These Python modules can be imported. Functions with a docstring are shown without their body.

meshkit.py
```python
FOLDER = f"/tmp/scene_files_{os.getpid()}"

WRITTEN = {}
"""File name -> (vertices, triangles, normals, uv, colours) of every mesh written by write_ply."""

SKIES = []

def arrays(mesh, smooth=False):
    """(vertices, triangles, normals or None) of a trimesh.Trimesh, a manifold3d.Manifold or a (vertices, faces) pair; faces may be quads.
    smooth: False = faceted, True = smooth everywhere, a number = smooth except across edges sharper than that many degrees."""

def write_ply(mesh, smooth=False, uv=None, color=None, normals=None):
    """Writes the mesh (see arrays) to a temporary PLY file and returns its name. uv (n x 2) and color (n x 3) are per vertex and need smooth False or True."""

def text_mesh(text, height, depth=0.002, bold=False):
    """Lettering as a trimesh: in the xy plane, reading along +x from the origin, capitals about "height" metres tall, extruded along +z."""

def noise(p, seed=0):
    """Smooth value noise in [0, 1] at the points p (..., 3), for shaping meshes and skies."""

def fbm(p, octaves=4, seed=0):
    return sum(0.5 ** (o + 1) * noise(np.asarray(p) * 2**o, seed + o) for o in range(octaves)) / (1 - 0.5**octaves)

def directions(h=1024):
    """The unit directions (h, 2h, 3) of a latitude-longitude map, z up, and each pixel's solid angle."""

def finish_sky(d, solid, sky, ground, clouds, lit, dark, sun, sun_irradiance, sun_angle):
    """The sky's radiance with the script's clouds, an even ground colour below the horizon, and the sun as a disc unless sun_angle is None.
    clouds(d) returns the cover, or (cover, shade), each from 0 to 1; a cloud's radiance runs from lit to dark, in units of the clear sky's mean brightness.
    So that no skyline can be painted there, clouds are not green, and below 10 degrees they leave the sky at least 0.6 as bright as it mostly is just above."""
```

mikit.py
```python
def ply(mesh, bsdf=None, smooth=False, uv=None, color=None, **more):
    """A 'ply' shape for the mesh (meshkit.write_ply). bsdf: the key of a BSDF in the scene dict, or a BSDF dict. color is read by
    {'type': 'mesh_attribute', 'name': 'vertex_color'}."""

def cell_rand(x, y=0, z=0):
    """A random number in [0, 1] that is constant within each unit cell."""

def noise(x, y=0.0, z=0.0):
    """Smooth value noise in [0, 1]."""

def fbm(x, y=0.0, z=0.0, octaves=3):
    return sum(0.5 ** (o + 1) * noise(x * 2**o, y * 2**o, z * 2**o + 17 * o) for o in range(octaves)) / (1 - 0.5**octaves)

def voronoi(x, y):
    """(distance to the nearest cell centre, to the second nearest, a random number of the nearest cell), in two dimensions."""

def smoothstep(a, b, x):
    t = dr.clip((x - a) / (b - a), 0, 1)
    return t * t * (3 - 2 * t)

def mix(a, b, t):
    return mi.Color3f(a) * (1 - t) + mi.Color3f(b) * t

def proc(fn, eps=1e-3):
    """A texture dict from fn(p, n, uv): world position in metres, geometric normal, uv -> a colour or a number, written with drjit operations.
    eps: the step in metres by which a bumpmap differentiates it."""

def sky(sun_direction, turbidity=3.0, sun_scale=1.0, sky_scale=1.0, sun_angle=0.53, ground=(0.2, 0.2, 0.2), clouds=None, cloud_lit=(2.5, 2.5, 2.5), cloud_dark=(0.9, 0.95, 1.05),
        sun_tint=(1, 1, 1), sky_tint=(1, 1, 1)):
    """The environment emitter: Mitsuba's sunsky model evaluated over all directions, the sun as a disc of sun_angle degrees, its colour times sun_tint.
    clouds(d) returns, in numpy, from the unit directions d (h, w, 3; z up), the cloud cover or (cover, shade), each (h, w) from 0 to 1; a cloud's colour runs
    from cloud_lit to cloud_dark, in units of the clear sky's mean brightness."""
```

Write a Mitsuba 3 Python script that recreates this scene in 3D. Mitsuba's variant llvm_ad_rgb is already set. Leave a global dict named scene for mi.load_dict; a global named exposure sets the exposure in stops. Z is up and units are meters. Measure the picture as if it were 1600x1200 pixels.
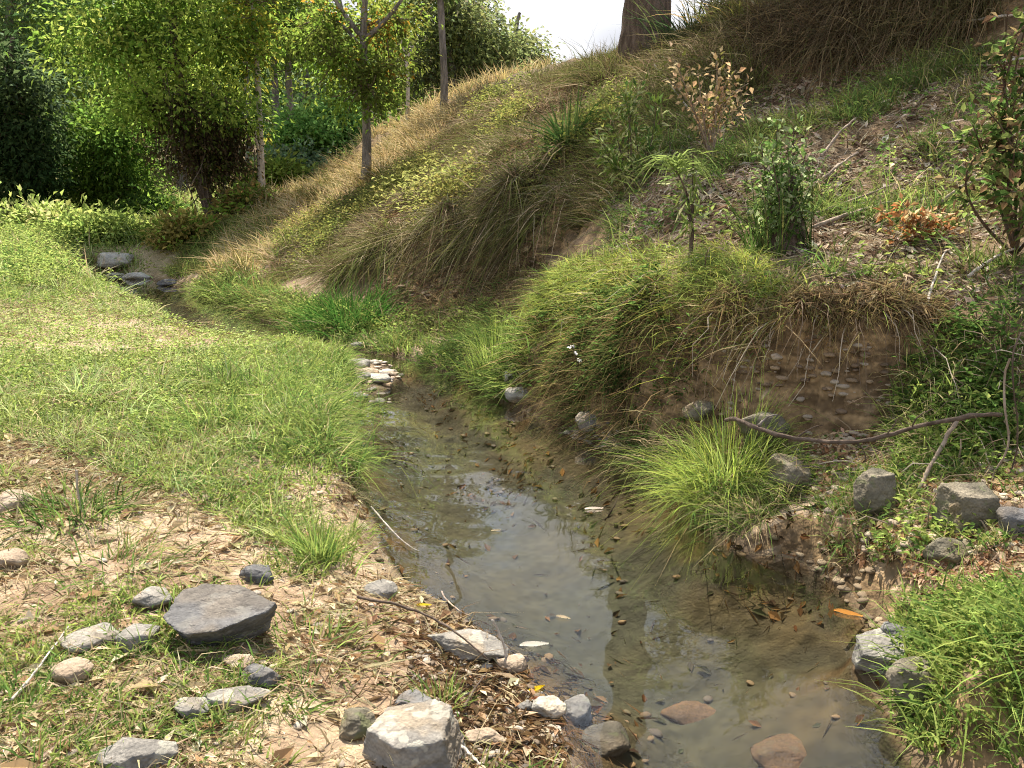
import math
import numpy as np, trimesh, mitsuba as mi, mikit, meshkit
import drjit as dr
from scipy.interpolate import RBFInterpolator, RegularGridInterpolator
from mikit import fbm, noise, smoothstep, mix, voronoi
T = mi.ScalarTransform4f
scene, labels = {}, {}

# ------------------------------------------------------------------ camera, sky, exposure
EYE, PITCH, F = np.array([0, 0, 1.7]), math.radians(13.0), 1386.0      # F: focal length in pixels of a 1600 wide picture
scene['camera'] = {'type': 'perspective', 'fov': math.degrees(2 * math.atan(800 / F)), 'fov_axis': 'x', 'near_clip': 0.05, 'far_clip': 2000.0,
                   'to_world': T().look_at(origin=EYE.tolist(), target=[0, math.cos(PITCH), 1.7 - math.sin(PITCH)], up=[0, 0, 1])}
SUN_EL, SUN_AZ = math.radians(58), math.radians(-14)
SUN = [math.cos(SUN_EL) * math.sin(SUN_AZ), math.cos(SUN_EL) * math.cos(SUN_AZ), math.sin(SUN_EL)]


def clouds(d):
    q = d / np.maximum(d[..., 2:3] + 0.25, 0.05)
    n = sum(0.5 ** k * meshkit.noise(q * 1.6 * 2 ** k + 7.3, k) for k in range(5)) / 1.94
    m = meshkit.noise(q * 2.3 + 3.1, 9) * 0.6 + meshkit.noise(q * 6 + 1.1, 10) * 0.4
    return np.clip((n - 0.40) / 0.16 + np.clip((0.66 - d[..., 2]) / 0.25, 0, 1), 0, 1), np.clip((m - 0.35) / 0.5, 0, 1)


scene['sky'] = mikit.sky(SUN, turbidity=3.0, clouds=clouds, sun_tint=(0.95, 1.0, 1.07), cloud_lit=(1.5, 1.51, 1.56), cloud_dark=(0.72, 0.75, 0.84), ground=(0.12, 0.12, 0.06))
exposure = 3.22

# ------------------------------------------------------------------ helpers
UPV, FWD = np.array([0, math.sin(PITCH), math.cos(PITCH)]), np.array([0, math.cos(PITCH), -math.sin(PITCH)])


def ray(u, v):
    return FWD + (u - 800) / F * np.array([1.0, 0, 0]) + (600 - v) / F * UPV


def W(u, v, y):
    d = ray(u, v)
    return EYE + d * (y / d[1])


def G(u, v, z=0.0):
    d = ray(u, v)
    return EYE + d * ((z - 1.7) / d[2])


def rng(seed):
    return np.random.default_rng(seed)


def lerp(a, b, t):
    return a + (b - a) * t


def sst(a, b, x):
    t = np.clip((x - a) / (b - a), 0, 1)
    return t * t * (3 - 2 * t)


def nrm(v):
    return v / (np.linalg.norm(v, axis=-1, keepdims=True) + 1e-12)


def fb(p, octaves=3, seed=0):
    p = np.asarray(p, float)
    if p.shape[-1] == 2:
        p = np.concatenate([p, np.zeros(p.shape[:-1] + (1,))], -1)
    return sum(0.5 ** (k + 1) * meshkit.noise(p * 2 ** k + 31.7 * k, seed + k) for k in range(octaves)) / (1 - 0.5 ** octaves)


def numbered(name):
    if name not in numbered.used:
        numbered.used.add(name)
        return name
    k = 1
    while f'{name}_{k:03d}' in numbered.used:
        k += 1
    numbered.used.add(f'{name}_{k:03d}')
    return f'{name}_{k:03d}'


numbered.used = set()


def put(name, mesh, bsdf, parent=None, smooth=False, color=None, label=None, cat=None, group=None, kind=None):
    key = numbered(f'{parent}__{name}' if parent else name)
    scene[key] = mikit.ply(mesh, bsdf, smooth=smooth, color=color)
    tag(key, label, cat, group, kind)
    return key


def tag(key, label=None, cat=None, group=None, kind=None):
    e = {k: x for k, x in (('label', label), ('category', cat), ('group', group), ('kind', kind)) if x}
    if e:
        labels[key] = e


def thing(name, label, cat, group=None):
    key = numbered(name)
    tag(key, label, cat, group)
    return key


class Soup:
    """collects triangles with a colour per vertex"""
    def __init__(self):
        self.v, self.f, self.c, self.n = [], [], [], 0

    def add(self, v, f, c):
        self.v.append(v); self.f.append(f + self.n); self.c.append(np.broadcast_to(c, v.shape)); self.n += len(v)

    def put(self, name, bsdf, parent=None, smooth=False, **k):
        return put(name, (np.vstack(self.v), np.vstack(self.f)), bsdf, parent, smooth=smooth, color=np.clip(np.vstack(self.c), 0.001, 0.95), **k)


def tube(pts, radii, n=8, rough=0.0, seed=0):
    p = np.asarray(pts, float)
    r = np.broadcast_to(np.asarray(radii, float), (len(p),))
    t = nrm(np.gradient(p, axis=0))
    a = np.array([1.0, 0.13, 0.07])
    if abs(t[0] @ nrm(a)) > 0.9:
        a = np.array([0.1, 1.0, 0.0])
    A = np.zeros_like(p)
    for i in range(len(p)):
        a = a - t[i] * (a @ t[i]); a /= np.linalg.norm(a); A[i] = a
    B = np.cross(t, A)
    an = np.arange(n) * 2 * np.pi / n
    rr = r[:, None] * np.ones(n)[None]
    if rough:
        rr = rr * (1 + rough * rng(seed).uniform(-1, 1, rr.shape))
    v = p[:, None] + rr[..., None] * (np.cos(an)[None, :, None] * A[:, None] + np.sin(an)[None, :, None] * B[:, None])
    i, j = np.meshgrid(np.arange(len(p) - 1), np.arange(n), indexing='ij')
    q = np.stack([i * n + j, i * n + (j + 1) % n, (i + 1) * n + (j + 1) % n, (i + 1) * n + j], -1).reshape(-1, 4)
    f = np.vstack([q[:, [0, 1, 2]], q[:, [0, 2, 3]]])
    v = v.reshape(-1, 3)
    ends = np.vstack([p[0] - t[0] * r[0] * 0.3, p[-1] + t[-1] * r[-1] * 0.5])
    k = len(v); m = (len(p) - 1) * n; j = np.arange(n)
    f = np.vstack([f, np.stack([j * 0 + k, (j + 1) % n, j], 1), np.stack([j * 0 + k + 1, m + j, m + (j + 1) % n], 1)])
    return np.vstack([v, ends]), f


def spline(pts, n):
    p = np.asarray(pts, float)
    s = np.linspace(0, len(p) - 1, n)
    from scipy.interpolate import CubicSpline
    return CubicSpline(np.arange(len(p)), p)(s) if len(p) > 2 else p[0] + (p[1] - p[0]) * (s / (len(p) - 1))[:, None]


def blades(p, d, L, w, droop, col, seg=2, tip=None, R=None):
    """grass blades: strips that taper to a point. p roots, d start directions, L lengths, w widths, droop offsets at the tip in units of L"""
    R = R or rng(1)
    n = len(p)
    L, w = np.broadcast_to(L, n), np.broadcast_to(w, n)
    s = nrm(np.cross(d, R.normal(size=(n, 3))))
    col = np.broadcast_to(col, (n, 3)); tip = col if tip is None else np.broadcast_to(tip, (n, 3))
    vs, cs = [], []
    for k in range(seg):
        t = k / seg
        c = p + L[:, None] * (d * t + droop * t * t)
        h = (w * (1 - 0.75 * t ** 1.5) * 0.5)[:, None] * s
        vs += [c - h, c + h]; cs += [lerp(col, tip, t)] * 2
    vs.append(p + L[:, None] * (d + droop)); cs.append(tip)
    m = 2 * seg + 1
    v = np.stack(vs, 1).reshape(-1, 3); c = np.stack(cs, 1).reshape(-1, 3)
    f = []
    for k in range(seg - 1):
        f += [[2 * k, 2 * k + 1, 2 * k + 3], [2 * k, 2 * k + 3, 2 * k + 2]]
    f.append([2 * seg - 2, 2 * seg - 1, 2 * seg])
    f = (np.array(f)[None] + (np.arange(n) * m)[:, None, None]).reshape(-1, 3)
    return v, f, c


def leaflets(p, axis, nor, L, w, col, fold=0.25):
    """leaves of four corners, folded along the midrib. p: stalk ends"""
    n = len(p)
    L, w = np.broadcast_to(L, n)[:, None], np.broadcast_to(w, n)[:, None]
    axis = nrm(axis); side = nrm(np.cross(nor, axis)); up = np.cross(axis, side)
    v = np.stack([p, p + axis * L * 0.45 + side * w * 0.5 + up * w * fold, p + axis * L - up * L * 0.08, p + axis * L * 0.45 - side * w * 0.5 + up * w * fold], 1).reshape(-1, 3)
    f = (np.array([[0, 1, 2], [0, 2, 3]])[None] + (np.arange(n) * 4)[:, None, None]).reshape(-1, 3)
    return v, f, np.repeat(np.broadcast_to(col, (n, 3)), 4, 0)


# ------------------------------------------------------------------ materials
def leaf_bsdf(trans=0.9, rough=0.5, spec=0.4):
    return {'type': 'principledthin', 'base_color': {'type': 'mesh_attribute', 'name': 'vertex_color'}, 'roughness': rough, 'diff_trans': trans, 'spec_trans': 0.0, 'eta': 1.35}


scene['leaf_material'] = leaf_bsdf(1.35, 0.45)
scene['grass_material'] = leaf_bsdf(1.05, 0.5)
scene['straw_material'] = leaf_bsdf(0.7, 0.6)


def soil_color(p, n, uv):
    a = fbm(p.x * 1.3, p.y * 1.3, p.z * 1.3, 4)
    b = fbm(p.x * 9, p.y * 9, p.z * 9 + 5, 3)
    g = noise(p.x * 55, p.y * 55, p.z * 55)
    c = mix((0.30, 0.232, 0.160), (0.175, 0.122, 0.080), smoothstep(0.35, 0.65, a))
    c = mix(c, (0.40, 0.33, 0.24), smoothstep(0.5, 0.75, b) * 0.6)
    c = c * (0.75 + 0.5 * g)
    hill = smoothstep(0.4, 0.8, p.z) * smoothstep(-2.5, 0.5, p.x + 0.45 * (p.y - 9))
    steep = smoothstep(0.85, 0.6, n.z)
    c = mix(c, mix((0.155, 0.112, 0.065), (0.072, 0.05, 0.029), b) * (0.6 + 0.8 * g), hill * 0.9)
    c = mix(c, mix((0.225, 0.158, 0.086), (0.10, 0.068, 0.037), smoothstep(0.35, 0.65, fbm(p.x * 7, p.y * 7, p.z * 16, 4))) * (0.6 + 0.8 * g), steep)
    far = smoothstep(13, 22, p.y) * (1 - hill)
    c = mix(c, mix((0.10, 0.12, 0.035), (0.17, 0.15, 0.06), b), far)
    wet = 1 - smoothstep(0.0, 0.07, p.z + 0.03 * (b - 0.5))
    c = mix(c, c * mi.Color3f(0.38, 0.36, 0.33), wet)
    bed = smoothstep(0.0, -0.05, p.z)
    s = fbm(p.x * 2.1 + 40, p.y * 1.7, 3.0, 4)
    silt_murk = mix((0.020, 0.018, 0.008), (0.046, 0.034, 0.012), smoothstep(0.38, 0.66, s))
    silt_murk = mix(silt_murk, (0.075, 0.040, 0.011), smoothstep(0.52, 0.72, fbm(p.x * 3.3, p.y * 3.3 + 9, 1.0, 3)) * smoothstep(-0.22, -0.06, p.z) * 0.7)
    silt_murk = mix(silt_murk, (0.026, 0.028, 0.015), smoothstep(-0.14, -0.32, p.z) * 0.7)  # deeper silt turns olive: murk of the water put into the bed colour
    silt_murk = silt_murk * (0.75 + 0.5 * noise(p.x * 26, p.y * 26, 4.0))
    return mix(c, silt_murk, bed)


def soil_bump(p, n, uv):
    return 0.022 * fbm(p.x * 20, p.y * 20, p.z * 20, 5) + 0.004 * noise(p.x * 120, p.y * 120, p.z * 120)


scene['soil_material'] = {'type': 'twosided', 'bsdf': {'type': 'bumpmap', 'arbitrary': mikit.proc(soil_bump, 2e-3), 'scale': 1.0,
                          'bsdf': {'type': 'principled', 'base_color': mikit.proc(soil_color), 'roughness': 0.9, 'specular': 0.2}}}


def rock_color_fn(base, other, lichen):
    def fn(p, n, uv):
        a = fbm(p.x * 11, p.y * 11, p.z * 11, 4)
        g = noise(p.x * 160, p.y * 160, p.z * 160)
        e = fbm(p.x * 48, p.y * 48, p.z * 48, 3)
        c = mix(base, other, smoothstep(0.35, 0.68, a)) * (0.55 + 0.5 * g + 0.45 * e)
        c = mix(c, c * mi.Color3f(1.16, 1.0, 0.80), smoothstep(0.55, 0.72, fbm(p.x * 7 + 3, p.y * 7, p.z * 7, 3)) * 0.8)
        l = smoothstep(0.60, 0.70, fbm(p.x * 23 + 9, p.y * 23, p.z * 23, 3))
        c = mix(c, lichen, l * 0.45)
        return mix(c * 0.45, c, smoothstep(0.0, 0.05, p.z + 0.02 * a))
    return fn


def rock_bump(p, n, uv):
    return 0.014 * fbm(p.x * 30, p.y * 30, p.z * 30, 5) + 0.003 * noise(p.x * 170, p.y * 170, p.z * 170)


for nm, b, o, l in (('grey', (0.122, 0.119, 0.112), (0.195, 0.188, 0.172), (0.36, 0.36, 0.31)), ('dark', (0.070, 0.073, 0.079), (0.108, 0.110, 0.114), (0.15, 0.15, 0.14)),
                    ('tan', (0.21, 0.165, 0.12), (0.28, 0.225, 0.17), (0.42, 0.38, 0.30)), ('pale', (0.26, 0.255, 0.235), (0.35, 0.34, 0.31), (0.40, 0.42, 0.34)),
                    ('mossy', (0.088, 0.082, 0.060), (0.155, 0.138, 0.105), (0.10, 0.125, 0.045)), ('rusty', (0.11, 0.062, 0.02), (0.15, 0.082, 0.027), (0.10, 0.08, 0.03))):
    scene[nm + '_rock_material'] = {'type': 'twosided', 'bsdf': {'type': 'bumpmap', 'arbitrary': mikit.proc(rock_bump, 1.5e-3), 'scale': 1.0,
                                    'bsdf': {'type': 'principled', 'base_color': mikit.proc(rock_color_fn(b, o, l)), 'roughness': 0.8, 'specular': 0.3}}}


def bark_fn(a, b):
    def fn(p, n, uv):
        s = fbm(p.x * 30, p.y * 30, p.z * 5, 4)
        m = noise(p.x * 4 + 3, p.y * 4, p.z * 2.2)
        return mix(a, b, smoothstep(0.3, 0.7, s * 0.7 + m * 0.3))
    return fn


def bark_bump(p, n, uv):
    return 0.02 * fbm(p.x * 34, p.y * 34, p.z * 6, 3)


for nm, a, b in (('brown', (0.055, 0.04, 0.03), (0.13, 0.10, 0.08)), ('grey', (0.10, 0.09, 0.08), (0.22, 0.20, 0.18)), ('pale', (0.32, 0.29, 0.25), (0.46, 0.43, 0.39)), ('dry', (0.16, 0.12, 0.09), (0.30, 0.25, 0.20))):
    scene[nm + '_bark_material'] = {'type': 'twosided', 'bsdf': {'type': 'bumpmap', 'arbitrary': mikit.proc(bark_bump, 2e-3), 'scale': 1.0,
                                    'bsdf': {'type': 'principled', 'base_color': mikit.proc(bark_fn(a, b)), 'roughness': 0.85, 'specular': 0.2}}}
scene['water_material'] = {'type': 'thindielectric', 'int_ior': 1.22, 'ext_ior': 1.0}   # one sheet has two faces: this index gives the reflectance of one water surface

# ------------------------------------------------------------------ terrain
# shorelines, from downstream (beside the viewer) to upstream; third number: how wide the bank's foot is (small = steep)
left_px = [(900, 1200, .5), (880, 1150, .5), (845, 1085, .5), (785, 1015, .4), (700, 945, .4), (625, 905, .4), (590, 850, .3), (575, 800, .2), (540, 745, .07), (533, 690, .06), (545, 640, .08), (590, 612, .4), (622, 590, .5), (600, 565, .5)]
right_px = [(1440, 1200, .3), (1400, 1120, .25), (1345, 1040, .3), (1370, 975, .16), (1310, 905, .16), (1240, 872, .14), (1150, 862, .12), (1090, 800, .15), (1040, 745, .15), (960, 705, .15), (900, 680, .12), (800, 632, .2), (720, 590, .2), (640, 562, .15), (560, 548, .15), (490, 528, .15), (420, 503, .2), (340, 474, .2), (285, 452, .3), (230, 437, .3), (180, 428, .3)]
LP = [np.r_[G(u, v)[:2], w] for u, v, w in left_px]
RP = [np.r_[G(u, v)[:2], w] for u, v, w in right_px]
LP = [np.array([0.75, -9, .5]), np.array([0.55, -2, .5]), np.array([0.35, 1.2, .5])] + LP
RP = [np.array([2.7, -9, .3]), np.array([2.2, -2, .3]), np.array([1.75, 1.2, .3])] + RP
far_left = [RP[-k] + np.array([-0.9 - 0.05 * k, -0.55, 0]) for k in range(1, 7)][::-1]
LP += far_left
poly = np.array(LP + RP[::-1])
PXY, PW = poly[:, :2], poly[:, 2]


def shore(x, y):
    """(signed distance to the shoreline, positive on land; foot width there)"""
    best, w, ins = np.full(x.shape, 1e9), np.zeros(x.shape), np.zeros(x.shape, bool)
    m = len(PXY)
    for i in range(m):
        a, b = PXY[i], PXY[(i + 1) % m]
        ab = b - a
        t = np.clip(((x - a[0]) * ab[0] + (y - a[1]) * ab[1]) / (ab @ ab + 1e-12), 0, 1)
        dd = np.hypot(x - a[0] - t * ab[0], y - a[1] - t * ab[1])
        near = dd < best
        w = np.where(near, lerp(PW[i], PW[(i + 1) % m], t), w)
        best = np.where(near, dd, best)
        cross = (a[1] > y) != (b[1] > y)
        ins ^= cross & (x < (b[0] - a[0]) * (y - a[1]) / (b[1] - a[1] + 1e-12) + a[0])
    return np.where(ins, -best, best), w


ctl = [G(300, 1100, .13), G(50, 1000, .16), G(100, 800, .2), G(560, 1000, .07), G(520, 1150, .09), G(700, 1150, .06), G(600, 960, .06), G(500, 870, .12), G(505, 650, .31), G(350, 600, .28), G(100, 600, .32), G(450, 540, .28),
       G(490, 720, .24), G(300, 480, .3), G(100, 450, .42), G(50, 400, .5), G(0, 345, .65), G(150, 400, .4), G(560, 590, .08), G(0, 700, .27), G(450, 800, .16), W(330, 352, 19), G(225, 430, .06), G(150, 425, .3)]
ctl += [np.array(q, float) for q in [(-6, 22, .7), (-12, 25, .9), (-4, 21, .62), (-20, 30, 1.2), (-10, 40, 1.6), (-30, 60, 6), (0, 70, 6), (-15, 95, 14), (-60, 95, 16), (30, 110, 14), (-3, 0, .2), (0, 0, .12), (-8, 0, .4), (-10, 8, .5), (-14, 15, .7),
        (-40, 10, 2), (-40, -9, 2), (-5, -9, .3), (6, 5, 2.3), (9, 8, 4.6), (14, 12, 5.2), (5, 2, 1.35), (3.2, 1, .35), (2.9, -3, .3), (5, -2, 1.3), (10, 0, 3.5), (12, 5, 4.6), (3, 17, 4.1), (6, 17, 4.5), (0, 23, 4.0), (1, 30, 3.7), (8, 32, 4), (20, 30, 5), (-4, 32, 2.4),
        (10, 60, 5), (40, 60, 7), (40, 0, 7), (-8, 33, 1.2), (10, -9, 3.2), (40, -9, 6), (3.0, 2.2, .42), (3.6, 3.2, .75)]]
ctl += [G(1500, 1150, .2), G(1600, 1000, .36), G(1450, 960, .14), G(1590, 1190, .25), G(1300, 860, .19), G(1370, 915, .17), G(1450, 850, .28), G(1590, 850, .38), G(1400, 745, .36)]
ctl += [W(*q) for q in [(1250, 690, 4.55), (1250, 480, 4.72), (1130, 655, 4.9), (1130, 485, 5.1), (1380, 665, 4.4), (1380, 485, 4.6), (1480, 570, 4.5), (1480, 660, 4.25), (1580, 530, 4.4), (1590, 640, 4.1),
        (1000, 680, 5.35), (1000, 460, 5.75), (1070, 690, 5.05), (1070, 470, 5.4), (900, 645, 6.0), (900, 560, 6.12), (930, 455, 6.45), (860, 600, 6.55), (845, 500, 6.95), (855, 450, 7.3), (800, 560, 7.3), (1070, 400, 6.1), (1220, 400, 5.6), (1350, 435, 5.2), (1500, 455, 5.0), (950, 405, 7.2), (950, 335, 8.0),
        (1100, 300, 7.0), (1220, 300, 6.8), (1400, 350, 6.0), (1550, 350, 5.8), (1000, 280, 8.3), (1100, 200, 8.6), (1250, 220, 7.9), (1400, 240, 7.1), (1550, 230, 6.8), (1300, 150, 9.0), (1450, 130, 8.3), (1590, 120, 7.9),
        (1200, 130, 9.6), (1350, 95, 9.3), (1500, 75, 8.9), (1180, 25, 11.0), (1350, -50, 9.9), (1500, -80, 9.5), (1600, -60, 9.0), (1150, 15, 12.0), (1010, 78, 13.0), (940, 95, 14.5), (850, 110, 16.5), (780, 135, 18.5), (700, 165, 20.5), (640, 190, 21.5), (560, 230, 23.0), (500, 268, 24.0),
        (570, 290, 16.0), (650, 290, 14.0), (700, 220, 16.0), (780, 200, 14.5), (860, 180, 13.0), (950, 170, 11.8), (500, 330, 16.5), (430, 350, 16.5), (420, 310, 19.0), (600, 365, 11.3), (700, 310, 10.55), (800, 280, 9.95), (880, 290, 9.25),
        (610, 430, 10.95), (710, 405, 10.45), (800, 395, 9.85), (880, 378, 9.15), (650, 465, 9.9), (560, 470, 10.5), (780, 495, 8.7), (700, 525, 9.0), (600, 512, 9.7), (500, 480, 11.0), (420, 450, 12.4), (450, 400, 13.5), (350, 420, 15.0), (300, 390, 17.0), (265, 420, 16.4)]]
ctl = np.array(ctl)
if globals().get('DEBUG'):
    print(np.round(ctl, 2))
rbf = RBFInterpolator(ctl[:, :2], ctl[:, 2], kernel='linear', smoothing=0.002)


def axis(*spans):
    out = [spans[0][0]]
    for a, b, s0, s1 in spans:
        n = max(2, int(round((b - a) / ((s0 + s1) / 2))))
        t = np.linspace(0, 1, n + 1)[1:]
        out += list(a + (b - a) * (t * s0 + t * t * (s1 - s0) / 2) / ((s0 + s1) / 2))
    return np.array(out)


gx = axis((-400, -60, 60, 20), (-60, -16, 8, 1), (-16, -4, .6, .12), (-4, -2.2, .1, .05), (-2.2, 3.2, .034, .034), (3.2, 6, .05, .1), (6, 16, .12, .8), (16, 60, 1, 8), (60, 400, 20, 60))
gy = axis((-300, -10, 60, 2), (-10, 1.4, 1.2, .12), (1.4, 4.5, .032, .032), (4.5, 8, .034, .06), (8, 14, .07, .12), (14, 26, .14, .5), (26, 60, .6, 4), (60, 700, 6, 80))
X, Y = np.meshgrid(gx, gy, indexing='ij')


def terrain(x, y):
    q = np.stack([x, y], -1).reshape(-1, 2)
    cl = np.clip(q, [-60, -12], [60, 110])
    z = rbf(cl).reshape(x.shape)
    far = np.hypot(q - cl, 0).sum(-1).reshape(x.shape)
    z = z + 0.03 * np.minimum(far, 60)
    d, w = shore(x, y)
    rough = (fb(q.reshape(x.shape + (2,)) * 1.1, 4, 3) - 0.5) * 0.22 + (fb(q.reshape(x.shape + (2,)) * 6, 3, 8) - 0.5) * 0.07
    z = z + rough * np.clip(0.35 + 0.6 * (z - 0.3), 0.25, 1.6) * (1 + 0.05 * np.maximum(0, y - 12))
    land = np.maximum(z, 0.03) * sst(-0.02, 1, d / np.maximum(w, 0.02)) + 0.012 * sst(0, .1, d)
    deep = 0.11 + 0.26 * sst(0.0, 0.7, -d) * (0.75 + 0.5 * fb(q.reshape(x.shape + (2,)) * 0.8, 2, 21))
    deep = deep + (fb(q.reshape(x.shape + (2,)) * 5, 3, 14) - 0.5) * 0.07
    bed = -np.maximum(deep, 0.02) * sst(0, 0.10, -d)
    return np.where(d > 0, land, bed)


Z = terrain(X, Y)
_h = RegularGridInterpolator((gx, gy), Z, bounds_error=False, fill_value=None)


def hz(x, y):
    return _h(np.stack([np.asarray(x, float), np.asarray(y, float)], -1)).reshape(np.shape(x))


def normal_at(x, y, e=0.04):
    return nrm(np.stack([hz(x - e, y) - hz(x + e, y), hz(x, y - e) - hz(x, y + e), np.full(np.shape(x), 2 * e)], -1))


def at(u, v, ymax=60.0):
    """the ground point that the picture point (u, v) shows"""
    d = ray(u, v)
    ys = np.geomspace(1.5, ymax, 1500)
    p = EYE + d * (ys / d[1])[:, None]
    hit = np.nonzero(p[:, 2] < hz(p[:, 0], p[:, 1]))[0]
    q = p[hit[0]] if len(hit) else p[-1]
    return np.array([q[0], q[1], float(hz(q[0], q[1]))])


# steep faces are crumbled: their points pushed in and out
_n = normal_at(X, Y, .05)
_k = sst(.86, .6, _n[..., 2]) * sst(.05, .2, Z) * (Y < 14)
_g = np.stack([X, Y, Z], -1)
_push = (fb(_g * 5.5, 3, 61) - .5) * .16 + (fb(_g * 17, 2, 62) - .5) * .07
V = (_g + _n * (_k * _push)[..., None]).reshape(-1, 3)
nx, ny = len(gx), len(gy)
I, J = np.meshgrid(np.arange(nx - 1), np.arange(ny - 1), indexing='ij')
quads = np.stack([I * ny + J, (I + 1) * ny + J, (I + 1) * ny + J + 1, I * ny + J + 1], -1).reshape(-1, 4)
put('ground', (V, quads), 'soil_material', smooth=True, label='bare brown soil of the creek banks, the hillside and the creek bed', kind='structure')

# water: one rippled sheet a little wider than the shoreline
wx, wy = axis((-9, -2.2, .25, .08), (-2.2, 3.2, .025, .025)), axis((-9, 1.5, 1, .1), (1.5, 6, .025, .03), (6, 18, .04, .2))
WX, WY = np.meshgrid(wx, wy, indexing='ij')
wd, _ = shore(WX, WY)
q = np.stack([WX * 5, WY * 9 + WX * 1.5], -1)
WZ = 0.0016 * (fb(q, 2, 40) - 0.5) * 2 + 0.0022 * (fb(np.stack([WX * 2, WY * 3.2], -1), 2, 47) - 0.5)
keep = wd < 0.12
I, J = np.meshgrid(np.arange(len(wx) - 1), np.arange(len(wy) - 1), indexing='ij')
m = len(wy)
quads = np.stack([I * m + J, (I + 1) * m + J, (I + 1) * m + J + 1, I * m + J + 1], -1).reshape(-1, 4)
quads = quads[keep.reshape(-1)[quads].any(1)]
used, inv = np.unique(quads, return_inverse=True)
put('creek_water', (np.stack([WX, WY, WZ], -1).reshape(-1, 3)[used], inv.reshape(quads.shape)), 'water_material', smooth=True, label='shallow clear brown creek water between grassy banks', kind='structure')

# ------------------------------------------------------------------ scattering helpers
from shapely.geometry import Polygon
import shapely
RPy = np.array(RP)[2:]
_o = np.argsort(RPy[:, 1])
def right_of(x, y):
    return x > np.interp(y, RPy[_o, 1], RPy[_o, 0]) - np.maximum(0, y - RPy[:, 1].max()) * 0.9


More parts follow.
